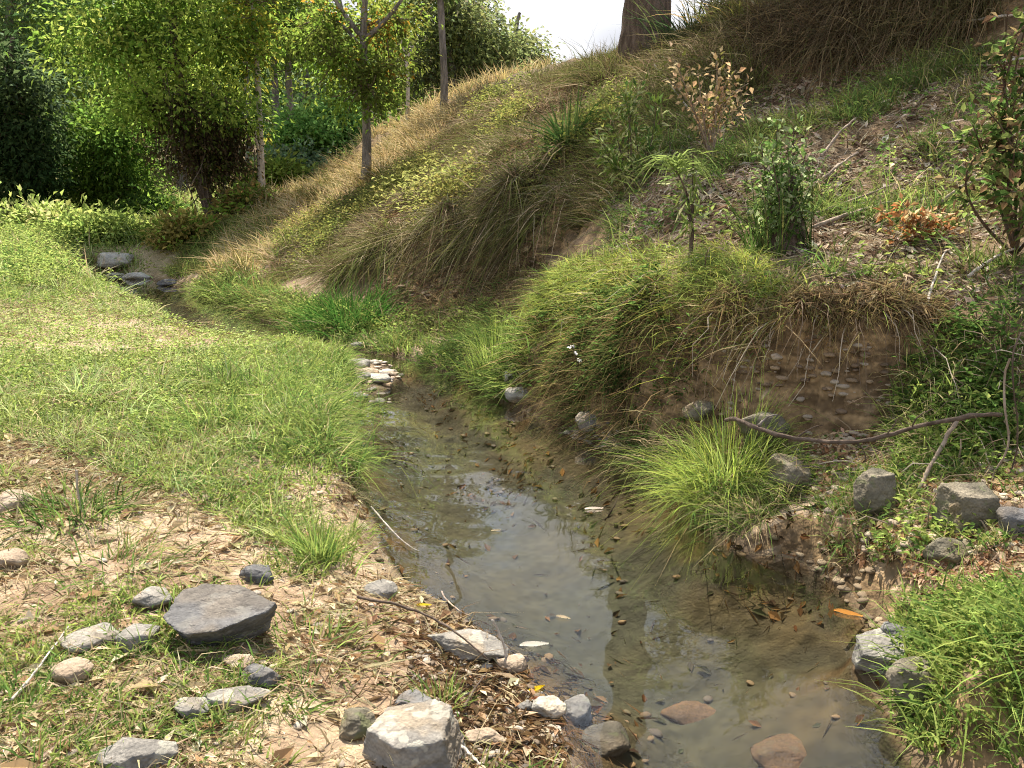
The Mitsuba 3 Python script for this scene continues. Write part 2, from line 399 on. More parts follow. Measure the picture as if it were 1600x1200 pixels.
def sample(region, n, seed, clump=0.0, freq=3.0, margin=0.02, steep=True):
    """about n ground points inside a region of the ground (picture points -> ground polygon, or a list of world xy)"""
    R = rng(seed)
    pg = Polygon([tuple(W(*q)[:2]) if len(q) == 3 else tuple(at(*q)[:2]) if abs(q[0]) > 60 or abs(q[1]) > 60 else q for q in region]).buffer(0)
    x0, y0, x1, y1 = pg.bounds
    out, got = [], 0
    for _ in range(60):
        p = np.stack([R.uniform(x0, x1, n), R.uniform(y0, y1, n)], 1)
        p = p[shapely.contains_xy(pg, p[:, 0], p[:, 1])]
        if clump:
            f = fb(p * freq, 3, 77)
            p = p[R.random(len(p)) < sst(0.5 - 0.25 * (1 - clump), 0.5 + 0.25, f + 0.12 * (1 - clump)) * (1 - 0) + (1 - clump) * 0.3]
        if steep and len(p):
            nz = normal_at(p[:, 0], p[:, 1])[:, 2]
            p = p[R.random(len(p)) < np.clip(0.4 / np.maximum(nz, 0.05), 0, 1)]
        if len(p):
            d, _ = shore(p[:, 0], p[:, 1])
            p = p[d > margin]
        out.append(p); got += len(p)
        if got >= n:
            break
    p = np.vstack(out)[:n]
    return np.c_[p, hz(p[:, 0], p[:, 1])]


def pick(R, n, palette, field=None):
    """colours: palette = [(colour, weight)], each jittered"""
    c = np.array([c for c, _ in palette]); w = np.array([w for _, w in palette], float); w /= w.sum()
    u = R.random(n)
    if field is not None:
        u = np.clip(u * 0.55 + 0.45 * sst(0.3, 0.7, field), 0, 0.9999)
    i = np.searchsorted(np.cumsum(w), u).clip(0, len(w) - 1)
    return c[i] * R.uniform(0.72, 1.28, (n, 1)) * R.uniform(0.92, 1.08, (n, 3))


GREEN, LIME, OLIVE, STRAW, BROWN, PALE, DARK = (0.115, 0.20, 0.052), (0.28, 0.36, 0.10), (0.155, 0.165, 0.058), (0.42, 0.355, 0.215), (0.16, 0.11, 0.062), (0.52, 0.46, 0.30), (0.045, 0.08, 0.022)


def grass(soup, P, seed, L, w, palette, lean=0.5, droop=0.35, down=0.0, seg=2, tipmul=1.1, field_freq=0.9, tuft=(9, .045)):
    """blades in tufts: tuft = (blades in one, its radius in metres)"""
    R = rng(seed)
    k, r = tuft
    C = P[: max(1, len(P) // k)]
    m = len(C)
    n = m * k
    rad = np.repeat(r * R.uniform(.5, 1.6, m), k)
    off = R.normal(0, .6, (n, 2)) * rad[:, None]
    xy = np.repeat(C[:, :2], k, 0) + off
    P = np.c_[xy, hz(xy[:, 0], xy[:, 1])]
    N = normal_at(C[:, 0], C[:, 1], .12)
    D = np.repeat(np.c_[N[:, :2], np.zeros(m)], k, 0)
    a = R.uniform(0, 2 * np.pi, n)
    out = np.c_[off / (rad[:, None] + 1e-9), np.zeros(n)]
    bias = np.repeat(np.c_[R.normal(0, lean * .45, (m, 2)), np.zeros(m)], k, 0)
    H = np.stack([np.cos(a), np.sin(a), 0 * a], 1) * np.abs(R.normal(0, lean * .6, n))[:, None] + out * lean * .6 + bias
    dn = down * np.repeat(R.uniform(.3, 1.5, m), k)[:, None]
    d0 = nrm(np.array([0, 0, 1.0]) + H + D * dn)
    Ls = R.uniform(*L, n) * np.repeat(np.exp(R.normal(-.05, .3, m)), k)
    dr_ = H * R.uniform(0.2, 0.9, n)[:, None] + D * dn * 0.8 - np.array([0, 0, 1.0]) * (droop * R.uniform(0.4, 1.5, n) * (0.5 + np.linalg.norm(H, axis=1) + dn[:, 0] * np.linalg.norm(D, axis=1)))[:, None]
    col = np.where((R.random(n) < .62)[:, None], np.repeat(pick(R, m, palette, fb(C[:, :2] * field_freq, 3, seed % 50)), k, 0), pick(R, n, palette))
    col = col * R.uniform(.8, 1.2, (n, 1))
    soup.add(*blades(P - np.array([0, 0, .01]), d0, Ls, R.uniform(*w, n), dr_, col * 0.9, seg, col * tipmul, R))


def weeds(soup, P, seed, h, L, palette, per=7, spread=0.06, up=0.6):
    """small leafy plants: leaves round a stalk"""
    R = rng(seed)
    n = len(P) * per
    base = np.repeat(P, per, 0)
    hh = R.uniform(0.1, 1, n) * np.repeat(R.uniform(*h, len(P)), per)
    a = R.uniform(0, 2 * np.pi, n)
    off = np.stack([np.cos(a), np.sin(a), 0 * a], 1)
    p = base + off * spread * R.uniform(0, 1, n)[:, None] + np.array([0, 0, 1.0]) * hh[:, None]
    ax = off + np.array([0, 0, 1.0]) * R.uniform(-0.3, up, n)[:, None] + R.normal(0, .3, (n, 3))
    nor = np.array([0, 0, 1.0]) + R.normal(0, .45, (n, 3))
    l = R.uniform(*L, n)
    soup.add(*leaflets(p, ax, nor, l, l * R.uniform(.35, .6, n), np.repeat(pick(R, len(P), palette, fb(P[:, :2] * 1.1, 3, seed % 40)), per, 0) * R.uniform(.8, 1.2, (n, 1))))


def litter(soup, P, seed, L, palette, lift=0.012, straw=0.6):
    """dead leaves and straw lying about"""
    R = rng(seed)
    n = len(P)
    N = nrm(normal_at(P[:, 0], P[:, 1]) + R.normal(0, .28, (n, 3)))
    ax = nrm(np.cross(N, R.normal(size=(n, 3))))
    l = L[0] * .6 + (L[1] * 1.35 - L[0] * .6) * R.random(n) ** 2.2
    is_straw = R.random(n) < straw
    w = np.where(is_straw, R.uniform(.04, .09, n) * l, R.uniform(.25, .5, n) * l)
    l = np.where(is_straw, l * R.uniform(1.2, 3.0, n), l)
    p = P + N * (lift * R.uniform(.2, 1.5, n))[:, None] - ax * l[:, None] / 2
    soup.add(*leaflets(p, ax, N, l, w, pick(R, n, palette), fold=0.18))



mud = [(640, 960), (780, 1020), (850, 1085), (885, 1150), (890, 1200), (740, 1200), (640, 1080)]
DRY = [(STRAW, 4), (PALE, 4), (BROWN, 2.2), ((.34, .23, .13), 2), ((.60, .54, .40), 2)]
FIELD = [(GREEN, 2), (LIME, 5), ((.37, .45, .20), 4), (OLIVE, 1.0), (STRAW, 2.2), (PALE, 2)]

# ------------------------------------------------------------------ left field
s = Soup()
near_l = [(-3.6, 1.7), (0.3, 1.7), (0.15, 2.6), (-0.3, 3.4), (-0.75, 4.6), (-0.95, 5.6), (-3.6, 5.6)]
mid_l = [(-8.5, 5.2), (-0.9, 5.2), (-0.9, 6.6), (-1.7, 7.8), (-3.0, 9.6), (-4.6, 12.5), (-9, 12.5)]
far_l = [(-20, 11.5), (-3.8, 11.5), (-6, 15), (-7.2, 17), (-4.6, 21), (-3, 26), (-20, 30)]
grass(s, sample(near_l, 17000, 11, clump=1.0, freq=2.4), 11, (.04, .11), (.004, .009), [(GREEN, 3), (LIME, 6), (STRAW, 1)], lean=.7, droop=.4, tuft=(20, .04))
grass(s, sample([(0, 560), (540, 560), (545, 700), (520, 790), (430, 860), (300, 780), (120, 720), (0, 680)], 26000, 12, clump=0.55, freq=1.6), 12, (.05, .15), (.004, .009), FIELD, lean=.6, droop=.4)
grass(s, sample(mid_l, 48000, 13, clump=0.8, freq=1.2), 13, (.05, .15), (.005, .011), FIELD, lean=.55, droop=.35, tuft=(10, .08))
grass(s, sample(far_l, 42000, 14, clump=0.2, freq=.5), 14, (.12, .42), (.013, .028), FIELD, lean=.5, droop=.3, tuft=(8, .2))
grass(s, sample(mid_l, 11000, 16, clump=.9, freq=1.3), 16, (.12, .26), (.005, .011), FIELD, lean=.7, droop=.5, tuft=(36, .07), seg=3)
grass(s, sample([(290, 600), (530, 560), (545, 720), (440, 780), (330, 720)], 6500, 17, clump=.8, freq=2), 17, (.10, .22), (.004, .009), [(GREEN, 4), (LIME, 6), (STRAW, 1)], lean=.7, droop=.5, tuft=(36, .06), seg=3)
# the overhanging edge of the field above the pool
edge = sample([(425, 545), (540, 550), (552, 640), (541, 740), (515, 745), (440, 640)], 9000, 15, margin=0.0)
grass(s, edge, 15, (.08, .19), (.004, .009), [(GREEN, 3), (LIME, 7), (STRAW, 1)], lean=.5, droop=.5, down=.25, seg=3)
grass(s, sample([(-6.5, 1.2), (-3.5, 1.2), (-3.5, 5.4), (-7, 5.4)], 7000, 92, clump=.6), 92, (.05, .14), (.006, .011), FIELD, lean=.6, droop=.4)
s.put('field_grass', 'grass_material', label='short bright green grass covering the flat left bank', cat='grass', kind='stuff')
s = Soup()
weeds(s, sample(near_l, 550, 21, clump=1.0, freq=2.4), 21, (.015, .05), (.012, .028), [(GREEN, 4), (LIME, 3), (DARK, 1)], 8, .05)
weeds(s, sample(mid_l, 7000, 22, clump=0.2), 22, (.03, .14), (.02, .042), [(GREEN, 2), (LIME, 5), ((.31, .39, .15), 4)], 8, .07)
weeds(s, sample([(0, 560), (540, 560), (545, 700), (520, 790), (430, 860), (300, 780), (120, 720), (0, 680)], 2600, 26, clump=0.5), 26, (.02, .1), (.016, .034), [(GREEN, 2), (LIME, 5), ((.31, .39, .15), 3)], 8, .06)
weeds(s, sample(far_l, 6500, 23, clump=0.2), 23, (.1, .4), (.04, .085), [(GREEN, 3), (LIME, 6), (OLIVE, 2), ((.26, .31, .09), 3)], 8, .16)
weeds(s, sample([(0, 350), (110, 370), (110, 450), (0, 460)], 1100, 24), 24, (.15, .5), (.03, .065), [(GREEN, 3), (LIME, 6), (OLIVE, 2)], 14, .22)
s.put('field_weeds', 'leaf_material', label='low leafy green weeds growing among the grass of the left bank', cat='weeds', kind='stuff')
s = Soup()
litter(s, sample(near_l, 40000, 31, clump=0.5), 31, (.02, .06), DRY, straw=.78)
litter(s, sample(near_l, 900, 34, clump=0.1), 34, (.04, .10), DRY, straw=.3, lift=.02)
litter(s, sample([(0, 620), (400, 640), (330, 760), (0, 760)], 5000, 32, clump=.3), 32, (.025, .07), DRY, straw=.75)
grass(s, sample(near_l, 12000, 33, clump=0.3, freq=1.7), 33, (.05, .16), (.003, .007), [(STRAW, 3), (PALE, 2), (BROWN, 1)], lean=1.4, droop=.6)
litter(s, sample(mid_l, 14000, 35, clump=.6, freq=1.3), 35, (.03, .08), DRY, straw=.85, lift=.05)
s.put('field_litter', 'straw_material', label='pale straw and dead leaves scattered over bare soil on the left bank', cat='straw', kind='stuff')

# ------------------------------------------------------------------ right bank and hill
HILLDRY = [((.19, .15, .09), 3), ((.33, .27, .17), 3), ((.48, .42, .28), 1.2), ((.085, .065, .04), 3), ((.16, .16, .06), 4), ((.14, .18, .05), 3)]
s = Soup()   # dry brush hanging from the hillside
brush = [(430, 440), (440, 345, 15.5), (560, 290, 15.5), (640, 240, 15.5), (760, 150, 17), (850, 115, 16), (960, 100, 13.8), (1000, 170, 10.5), (960, 290), (920, 300, 9.2), (880, 290, 9.35), (800, 280, 10.0), (700, 312, 10.65), (605, 368, 11.4), (540, 415, 11.6)]
grass(s, sample(brush, 66000, 41, clump=.7, freq=1.5), 41, (.10, .33), (.006, .014), HILLDRY, lean=1.0, droop=.5, down=.15, seg=2, tuft=(26, .09), field_freq=1.6)
grass(s, sample([(940, 340), (900, 300), (960, 180, 11.5), (1010, 100, 12.3), (1160, 30, 11), (1200, 110, 9.7), (1110, 200), (1020, 290)], 16000, 40, clump=.3, freq=1.3), 40, (.15, .42), (.006, .012), HILLDRY + [(OLIVE, 2)], lean=.6, droop=.5, down=.5)
lip = [(520, 405, 11.6), (600, 362, 11.5), (700, 306, 10.75), (800, 276, 10.15), (890, 283, 9.4), (895, 290, 9.15), (800, 285, 9.85), (700, 320, 10.45), (605, 375, 11.1), (530, 420, 11.2)]
grass(s, sample(lip, 7000, 42), 42, (.25, .55), (.006, .013), HILLDRY, lean=.95, droop=.9, down=.4, seg=4, tuft=(22, .10))
top = [(1160, 25, 11), (1350, -10, 9.8), (1560, -40, 9.2), (1560, 60, 8.8), (1420, 70, 9.1), (1330, 85, 9.3), (1200, 95, 9.9)]
grass(s, sample(top, 12000, 43), 43, (.25, .6), (.006, .012), [((.13, .10, .06), 4), ((.24, .19, .11), 2), ((.11, .11, .045), 2)], lean=.6, droop=.8, down=.5, seg=3, tuft=(22, .1))
grass(s, sample([(2.6, 11), (5.8, 8.6), (9, 8), (9, 13), (2.6, 13)], 9000, 44), 44, (.3, .8), (.010, .018), HILLDRY, lean=.4, droop=.5, down=.7, seg=2)
s.put('hanging_dry_grass', 'straw_material', label='long brown dry grass hanging down the shaded hillside above the creek', cat='grass', kind='stuff')

s = Soup()   # sunny golden slope behind the brush
gold = [(330, 440), (350, 385, 16.5), (420, 312, 19), (500, 268, 23.5), (560, 232, 22.5), (640, 192, 21), (720, 160, 20), (770, 140, 18.5), (640, 240, 15.5), (560, 295, 15.5), (470, 345, 15.5), (430, 430)]
grass(s, sample(gold, 26000, 45, clump=.2, freq=.8), 45, (.18, .42), (.012, .024), [((.44, .35, .18), 5), ((.5, .42, .25), 3), ((.24, .20, .07), 2), (OLIVE, 2)], lean=.5, droop=.4, down=.35)
grass(s, sample([(-1.4, 20), (-4.2, 24), (-5, 30), (1, 30), (1, 20)], 9000, 46), 46, (.2, .6), (.018, .03), [((.46, .37, .18), 5), ((.5, .43, .26), 2), (OLIVE, 2)], lean=.5, droop=.4)
s.put('golden_grass', 'straw_material', label='sunlit golden dry grass on the slope around the young tree', cat='grass', kind='stuff')

s = Soup()   # green grass of the right bank
verge = [(500, 535), (560, 545), (640, 560), (720, 588), (800, 628), (835, 600), (830, 520), (760, 480), (680, 500), (600, 500), (480, 470), (350, 440), (290, 450), (400, 495)]
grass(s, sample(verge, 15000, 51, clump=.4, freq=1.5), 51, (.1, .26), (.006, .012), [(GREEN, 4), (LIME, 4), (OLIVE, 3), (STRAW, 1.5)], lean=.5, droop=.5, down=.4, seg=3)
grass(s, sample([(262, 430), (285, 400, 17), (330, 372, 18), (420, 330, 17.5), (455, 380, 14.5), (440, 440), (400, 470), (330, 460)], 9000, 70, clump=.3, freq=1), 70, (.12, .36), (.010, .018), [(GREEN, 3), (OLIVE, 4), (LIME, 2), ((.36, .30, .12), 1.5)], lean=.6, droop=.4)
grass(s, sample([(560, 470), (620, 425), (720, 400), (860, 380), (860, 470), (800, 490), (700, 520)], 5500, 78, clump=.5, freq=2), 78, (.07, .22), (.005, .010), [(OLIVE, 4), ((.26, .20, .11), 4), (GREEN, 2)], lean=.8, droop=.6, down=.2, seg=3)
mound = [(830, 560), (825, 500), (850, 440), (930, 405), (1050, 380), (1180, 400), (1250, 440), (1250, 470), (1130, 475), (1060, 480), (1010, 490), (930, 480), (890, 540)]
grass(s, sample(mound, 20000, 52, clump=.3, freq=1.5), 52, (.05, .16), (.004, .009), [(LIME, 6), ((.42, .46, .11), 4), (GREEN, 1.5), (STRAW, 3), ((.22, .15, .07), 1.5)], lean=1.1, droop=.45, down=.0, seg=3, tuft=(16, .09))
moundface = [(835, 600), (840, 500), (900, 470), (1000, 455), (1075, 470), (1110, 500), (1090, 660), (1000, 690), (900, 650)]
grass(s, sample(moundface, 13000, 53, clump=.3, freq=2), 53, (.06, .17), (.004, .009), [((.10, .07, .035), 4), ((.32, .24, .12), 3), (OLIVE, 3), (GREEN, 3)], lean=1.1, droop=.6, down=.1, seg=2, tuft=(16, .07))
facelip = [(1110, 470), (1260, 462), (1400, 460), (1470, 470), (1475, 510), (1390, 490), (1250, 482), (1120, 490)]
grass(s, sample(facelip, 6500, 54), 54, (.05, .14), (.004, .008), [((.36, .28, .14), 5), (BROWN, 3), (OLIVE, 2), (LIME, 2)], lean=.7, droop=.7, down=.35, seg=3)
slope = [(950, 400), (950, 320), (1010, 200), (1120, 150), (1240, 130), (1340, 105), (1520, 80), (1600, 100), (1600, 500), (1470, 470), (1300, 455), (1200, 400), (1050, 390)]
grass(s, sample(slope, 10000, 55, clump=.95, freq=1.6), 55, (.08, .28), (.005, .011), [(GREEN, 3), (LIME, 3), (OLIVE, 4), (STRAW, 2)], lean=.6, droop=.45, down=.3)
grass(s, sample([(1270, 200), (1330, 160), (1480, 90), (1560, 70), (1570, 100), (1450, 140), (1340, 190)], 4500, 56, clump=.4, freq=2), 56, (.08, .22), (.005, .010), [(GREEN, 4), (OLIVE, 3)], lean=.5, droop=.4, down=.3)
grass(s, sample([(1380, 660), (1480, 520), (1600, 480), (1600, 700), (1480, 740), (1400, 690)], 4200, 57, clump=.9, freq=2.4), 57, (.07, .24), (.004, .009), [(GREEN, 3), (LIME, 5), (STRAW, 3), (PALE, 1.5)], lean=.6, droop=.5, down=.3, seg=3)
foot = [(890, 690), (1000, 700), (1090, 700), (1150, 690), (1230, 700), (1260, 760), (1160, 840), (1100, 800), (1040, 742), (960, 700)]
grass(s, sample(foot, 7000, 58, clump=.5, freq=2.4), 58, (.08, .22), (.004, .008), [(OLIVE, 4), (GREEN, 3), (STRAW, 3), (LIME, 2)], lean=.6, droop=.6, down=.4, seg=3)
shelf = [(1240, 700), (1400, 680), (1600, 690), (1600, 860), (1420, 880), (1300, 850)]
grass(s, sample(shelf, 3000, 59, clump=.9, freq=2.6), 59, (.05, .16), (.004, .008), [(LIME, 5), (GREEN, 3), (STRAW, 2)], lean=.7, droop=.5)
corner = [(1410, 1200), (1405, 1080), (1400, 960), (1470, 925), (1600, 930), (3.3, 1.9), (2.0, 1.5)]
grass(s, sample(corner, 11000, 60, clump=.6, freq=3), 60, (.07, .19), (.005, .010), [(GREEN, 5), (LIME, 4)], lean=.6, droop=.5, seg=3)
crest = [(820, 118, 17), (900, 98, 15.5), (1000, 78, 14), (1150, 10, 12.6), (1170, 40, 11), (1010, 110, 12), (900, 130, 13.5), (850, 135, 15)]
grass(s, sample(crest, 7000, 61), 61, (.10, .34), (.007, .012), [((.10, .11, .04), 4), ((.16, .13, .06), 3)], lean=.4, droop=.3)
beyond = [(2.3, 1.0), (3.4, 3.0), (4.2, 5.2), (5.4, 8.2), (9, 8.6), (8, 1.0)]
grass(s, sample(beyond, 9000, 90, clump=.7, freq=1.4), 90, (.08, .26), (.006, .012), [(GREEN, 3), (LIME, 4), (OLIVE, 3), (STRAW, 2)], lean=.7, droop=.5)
s.put('bank_grass', 'grass_material', label='tufted green and yellowing grass on the right bank and hillside', cat='grass', kind='stuff')
s = Soup()
weeds(s, sample(corner, 1300, 62, clump=.6, freq=3), 62, (.02, .13), (.014, .034), [(GREEN, 4), (LIME, 5), (DARK, 1)], 12, .05)
weeds(s, sample(moundface, 900, 63, clump=.5, freq=2), 63, (.05, .16), (.025, .05), [(GREEN, 4), (DARK, 3), (OLIVE, 2)], 8, .07)
weeds(s, sample(slope, 500, 64, clump=.8, freq=2), 64, (.04, .2), (.03, .06), [(GREEN, 4), (LIME, 2), (OLIVE, 3)], 8, .08)
weeds(s, sample([(1380, 660), (1480, 520), (1600, 480), (1600, 700), (1480, 740), (1400, 690)], 420, 65, clump=.5, freq=2), 65, (.05, .2), (.025, .055), [(GREEN, 4), (LIME, 3)], 9, .07)
weeds(s, sample(shelf, 220, 66, clump=.8, freq=3), 66, (.02, .1), (.02, .045), [(LIME, 4), (GREEN, 3)], 8, .05)
weeds(s, sample(verge, 700, 67, clump=.4, freq=2), 67, (.05, .2), (.03, .06), [(GREEN, 4), (LIME, 3), (OLIVE, 2)], 8, .09)
weeds(s, sample(brush, 2600, 68, clump=1.0, freq=1.1), 68, (.1, .4), (.03, .06), [((.12, .15, .045), 4), ((.24, .26, .07), 3), ((.30, .28, .09), 2)], 12, .15)
weeds(s, sample([(600, 330), (700, 290), (760, 300), (740, 350), (640, 370)], 90, 69), 69, (.2, .6), (.05, .1), [((.27, .28, .09), 4), ((.20, .23, .07), 3)], 14, .25)
s.put('bank_weeds', 'leaf_material', label='leafy green weeds scattered over the right bank', cat='weeds', kind='stuff')
s = Soup()
litter(s, sample(slope, 28000, 71, clump=.5), 71, (.03, .085), [((.42, .35, .26), 4), ((.27, .20, .135), 4), ((.58, .52, .42), 4), ((.13, .09, .06), 2.5)], straw=.6, lift=.02)
litter(s, sample(shelf, 5500, 72), 72, (.025, .06), [((.42, .31, .20), 4), ((.30, .18, .10), 3), (PALE, 2)], straw=.45)
litter(s, sample([(1410, 900), (1600, 840), (1600, 930), (1470, 940)], 1200, 73), 73, (.03, .06), [((.46, .34, .24), 4), ((.30, .18, .10), 2)], straw=.35)
litter(s, sample(facelip, 1500, 74), 74, (.04, .1), [((.36, .29, .17), 4), (BROWN, 3)], straw=.9, lift=.03)
litter(s, sample(brush, 8000, 75), 75, (.06, .14), [((.2, .14, .08), 4), ((.11, .075, .045), 4)], straw=.9, lift=.04)
mp = sample(mud, 3000, 76, margin=.0)
mp[:, :2] += rng(81).normal(0, 1, (len(mp), 2)) * rng(82).exponential(.13, (len(mp), 1))
mp[:, 2] = hz(mp[:, 0], mp[:, 1])
litter(s, mp, 76, (.02, .055), [((.14, .09, .05), 5), ((.24, .15, .08), 3), ((.36, .26, .16), 2), ((.07, .05, .03), 3)], straw=.55)
litter(s, sample([(560, 470), (620, 430), (720, 400), (860, 380), (830, 500), (700, 520)], 5000, 77), 77, (.04, .10), [((.2, .14, .08), 4), ((.11, .075, .045), 4), ((.33, .26, .16), 2)], straw=.8, lift=.03)
litter(s, sample(beyond, 9000, 91, clump=.3), 91, (.03, .08), [((.42, .35, .26), 4), ((.27, .20, .135), 4), ((.13, .09, .06), 2.5)], straw=.6, lift=.02)
s.put('hill_litter', 'straw_material', label='dead leaves, bark and straw strewn over the right hillside', cat='leaf litter', kind='stuff')

s = Soup()
litter(s, sample([(0.2, 1.9), (1.7, 1.9), (1.9, 3.0), (1.7, 4.0), (0.3, 6.5), (-0.9, 8.5), (-1.2, 8.4), (-1.1, 5.0), (-0.6, 3.6)], 2600, 79, clump=.8, freq=1.6, margin=-.9, steep=False), 79, (.02, .07), [((.09, .05, .02), 4), ((.05, .035, .018), 5), ((.15, .085, .03), 2), ((.06, .06, .03), 3)], straw=.45, lift=.008)
s.put('sunken_leaves', 'straw_material', label='dark sunken leaves and twigs on the creek bed', cat='leaf litter', kind='stuff')

# ------------------------------------------------------------------ rocks
def make_rock(dims, seed, sub=3, planes=None, n=17, noise_amp=0.07):
    R = rng(seed)
    m = trimesh.creation.icosphere(sub)
    u = np.array(m.vertices)
    if planes is None:
        pn = nrm(R.normal(size=(n, 3))); pd = R.uniform(.70, .97, n)
        pn = np.vstack([pn, [[0.08, -.05, 1]]]); pd = np.r_[pd, .8]
    else:
        pn = nrm(np.array([q[:3] for q in planes], float)); pd = np.array([q[3] for q in planes], float)
    dt = u @ pn.T
    r = np.where(dt > 1e-3, pd / np.maximum(dt, 1e-3), 9)
    r = np.sort(np.c_[r, np.full(len(r), 1.12 if planes is None else 1.6)], 1)
    k = 0.012
    soft = r[:, 0] - k * np.log1p(np.exp(-(r[:, 1] - r[:, 0]) / k))
    soft = soft * (1 + .05 * (fb(u * 6.3 + seed, 3, seed + 5) - .5) * 2)
    v = u * soft[:, None]
    v = v * (1 + noise_amp * (fb(u * 2.1 + seed * 3.7, 4, seed) - .5) * 2)[:, None]
    return v * np.array(dims) / 2, np.array(m.faces)


def place(mesh, pos, yaw=0, tilt=0, roll=0):
    M = trimesh.transformations.euler_matrix(math.radians(tilt), math.radians(roll), math.radians(yaw))[:3, :3]
    return mesh[0] @ M.T + pos, mesh[1]


def rock(u, v, dims, mat, label, seed, sink=0.3, name='rock', yaw=0, tilt=0, roll=0, sub=3, planes=None, cat='rock', group=None, z=None):
    p = at(u, v) if z is None else G(u, v, z)
    p = p + np.array([0, 0, dims[2] * (0.5 - sink)])
    return put(name, place(make_rock(dims, seed, sub, planes), p, yaw, tilt, roll), mat + '_rock_material', smooth=True, label=label, cat=cat, group=group)


slab = [(0, -.10, 1, .70), (0, 0, -1, .8), (-1, .15, -.15, .80), (-.75, -.8, -.35, .82), (.1, -1, -.45, .80), (.62, -.9, -.4, .84), (.72, .9, .05, .78), (.2, 1, .1, .72), (-.7, .8, .0, .9), (1, -.35, -.3, 1.15)]
rock(342, 990, (.315, .31, .18), 'dark', 'large flat dark grey rock with a pointed right end lying in the straw', 1, sink=.16, sub=5, planes=slab, tilt=5, roll=-3)
rock(240, 945, (.13, .14, .09), 'grey', 'small grey rock touching the back left corner of the large flat dark rock', 2, sink=.2, yaw=20)
rock(217, 1005, (.15, .16, .09), 'grey', 'rounded grey rock directly left of the large flat dark rock', 3, sink=.25, yaw=-10)
rock(143, 1005, (.18, .18, .08), 'grey', 'low rounded grey rock, second to the left of the large flat dark rock', 4, sink=.35, yaw=30)
rock(112, 1060, (.12, .12, .08), 'tan', 'small tan rock in front of the low rounded grey rock on the left', 5, sink=.25)
rock(22, 790, (.16, .2, .12), 'tan', 'brown rock at the left picture edge beside a dark green tussock', 6, sink=.3)
rock(8, 882, (.16, .14, .08), 'tan', 'flat tan rock at the left picture edge, below the brown rock', 7, sink=.3)
rock(402, 905, (.14, .12, .09), 'dark', 'small dark brown rock behind the large flat dark rock', 8, sink=.35)
rock(372, 1043, (.10, .08, .05), 'tan', 'small brown stone under the front edge of the large flat dark rock', 9, sink=.2)
rock(408, 1068, (.12, .10, .07), 'dark', 'small dark stone between the large flat dark rock and the long grey rock', 10, sink=.2)
rock(362, 1100, (.22, .12, .07), 'grey', 'long low grey rock in the straw at bottom left', 11, sink=.35, yaw=18)
rock(302, 1112, (.11, .11, .06), 'grey', 'pale grey stone at the left end of the long low grey rock', 12, sink=.35)
rock(222, 1185, (.22, .14, .09), 'grey', 'half buried grey rock at the bottom picture edge on the left', 13, sink=.4)
rock(556, 1140, (.11, .12, .1), 'mossy', 'dark mossy rock leaning on the left side of the big grey boulder', 14, sink=.3)
big = [(0, -.1, 1, .8), (0, 0, -1, 1), (-1, .1, .15, .9), (-.5, -1, .1, .95), (.5, -.9, .2, 1.0), (1, .1, .25, .9), (.6, .9, .15, .95), (-.5, .9, .2, .92), (-.3, .3, 1, .86)]
rock(648, 1172, (.27, .26, .17), 'grey', 'big smooth grey boulder at the bottom edge beside the creek', 15, sink=.3, sub=4, planes=big, yaw=-14)
rock(598, 928, (.15, .13, .08), 'grey', 'pale grey rock at the water edge behind the reclining twig', 16, sink=.3, yaw=20)
rock(728, 1018, (.30, .16, .12), 'grey', 'pale grey oblong rock at the water edge with a thin stick across it', 17, sink=.35, yaw=-25, sub=4)
rock(800, 1046, (.12, .10, .07), 'tan', 'tan stone at the water edge right of the oblong grey rock', 18, sink=.25)
rock(858, 1118, (.11, .10, .09), 'pale', 'pale grey stone in shallow water, left of a pair', 19, sink=.3)
rock(900, 1124, (.13, .14, .12), 'pale', 'pale grey angular stone in shallow water, right of a pair', 20, sink=.3, yaw=20)
rock(822, 1110, (.06, .06, .04), 'grey', 'tiny grey stone at the water edge left of the pale pair', 21, sink=.2)
rock(755, 1160, (.13, .07, .05), 'tan', 'flat tan stone with a leaf on the mud right of the big grey boulder', 22, sink=.2)
rock(650, 1105, (.13, .10, .07), 'dark', 'dark stone at the back of the big grey boulder', 23, sink=.35)
wedge = [(-.15, -.25, 1, .72), (0, 0, -1, 1), (-1, -.2, .1, .95), (-.2, -1, -.35, .85), (1, -.2, .1, .9), (.5, 1, .1, .95), (-.6, .9, 0, .9)]
rock(1378, 1040, (.18, .16, .12), 'grey', 'wedge shaped grey rock at the right water edge', 24, sink=.15, sub=4, planes=wedge, yaw=-20)
rock(1400, 1010, (.16, .10, .12), 'dark', 'dark rock behind the wedge shaped grey rock', 25, sink=.25)
rock(1440, 1085, (.22, .16, .16), 'mossy', 'dark mossy rock half hidden in green grass below the wedge shaped rock', 26, sink=.3)
rock(1235, 760, (.26, .24, .24), 'mossy', 'grey brown boulder on the right bank behind the bright green tussock', 27, sink=.3, sub=4, yaw=20)
rock(1365, 795, (.2, .2, .25), 'mossy', 'upright mossy grey boulder in the middle of the right bank shelf', 28, sink=.2, sub=4, yaw=-15)
block = [(0, -.1, 1, .85), (0, 0, -1, 1), (-1, -.1, .1, .85), (-.15, -1, .12, .85), (1, -.2, .1, .9), (.1, 1, .1, .9)]
rock(1512, 822, (.2, .18, .22), 'mossy', 'large dark blocky boulder at the right behind hanging dry stems', 29, sink=.25, sub=4, planes=block, yaw=8)
rock(1592, 830, (.18, .16, .15), 'dark', 'dark rock at the right picture edge beside the blocky boulder', 30, sink=.3)
rock(1190, 675, (.28, .2, .18), 'mossy', 'brown rock under the left end of the curved branch', 31, sink=.4)
rock(920, 672, (.19, .16, .15), 'grey', 'grey pointed rock at the foot of the shaggy mound by the water', 32, sink=.2, yaw=30)
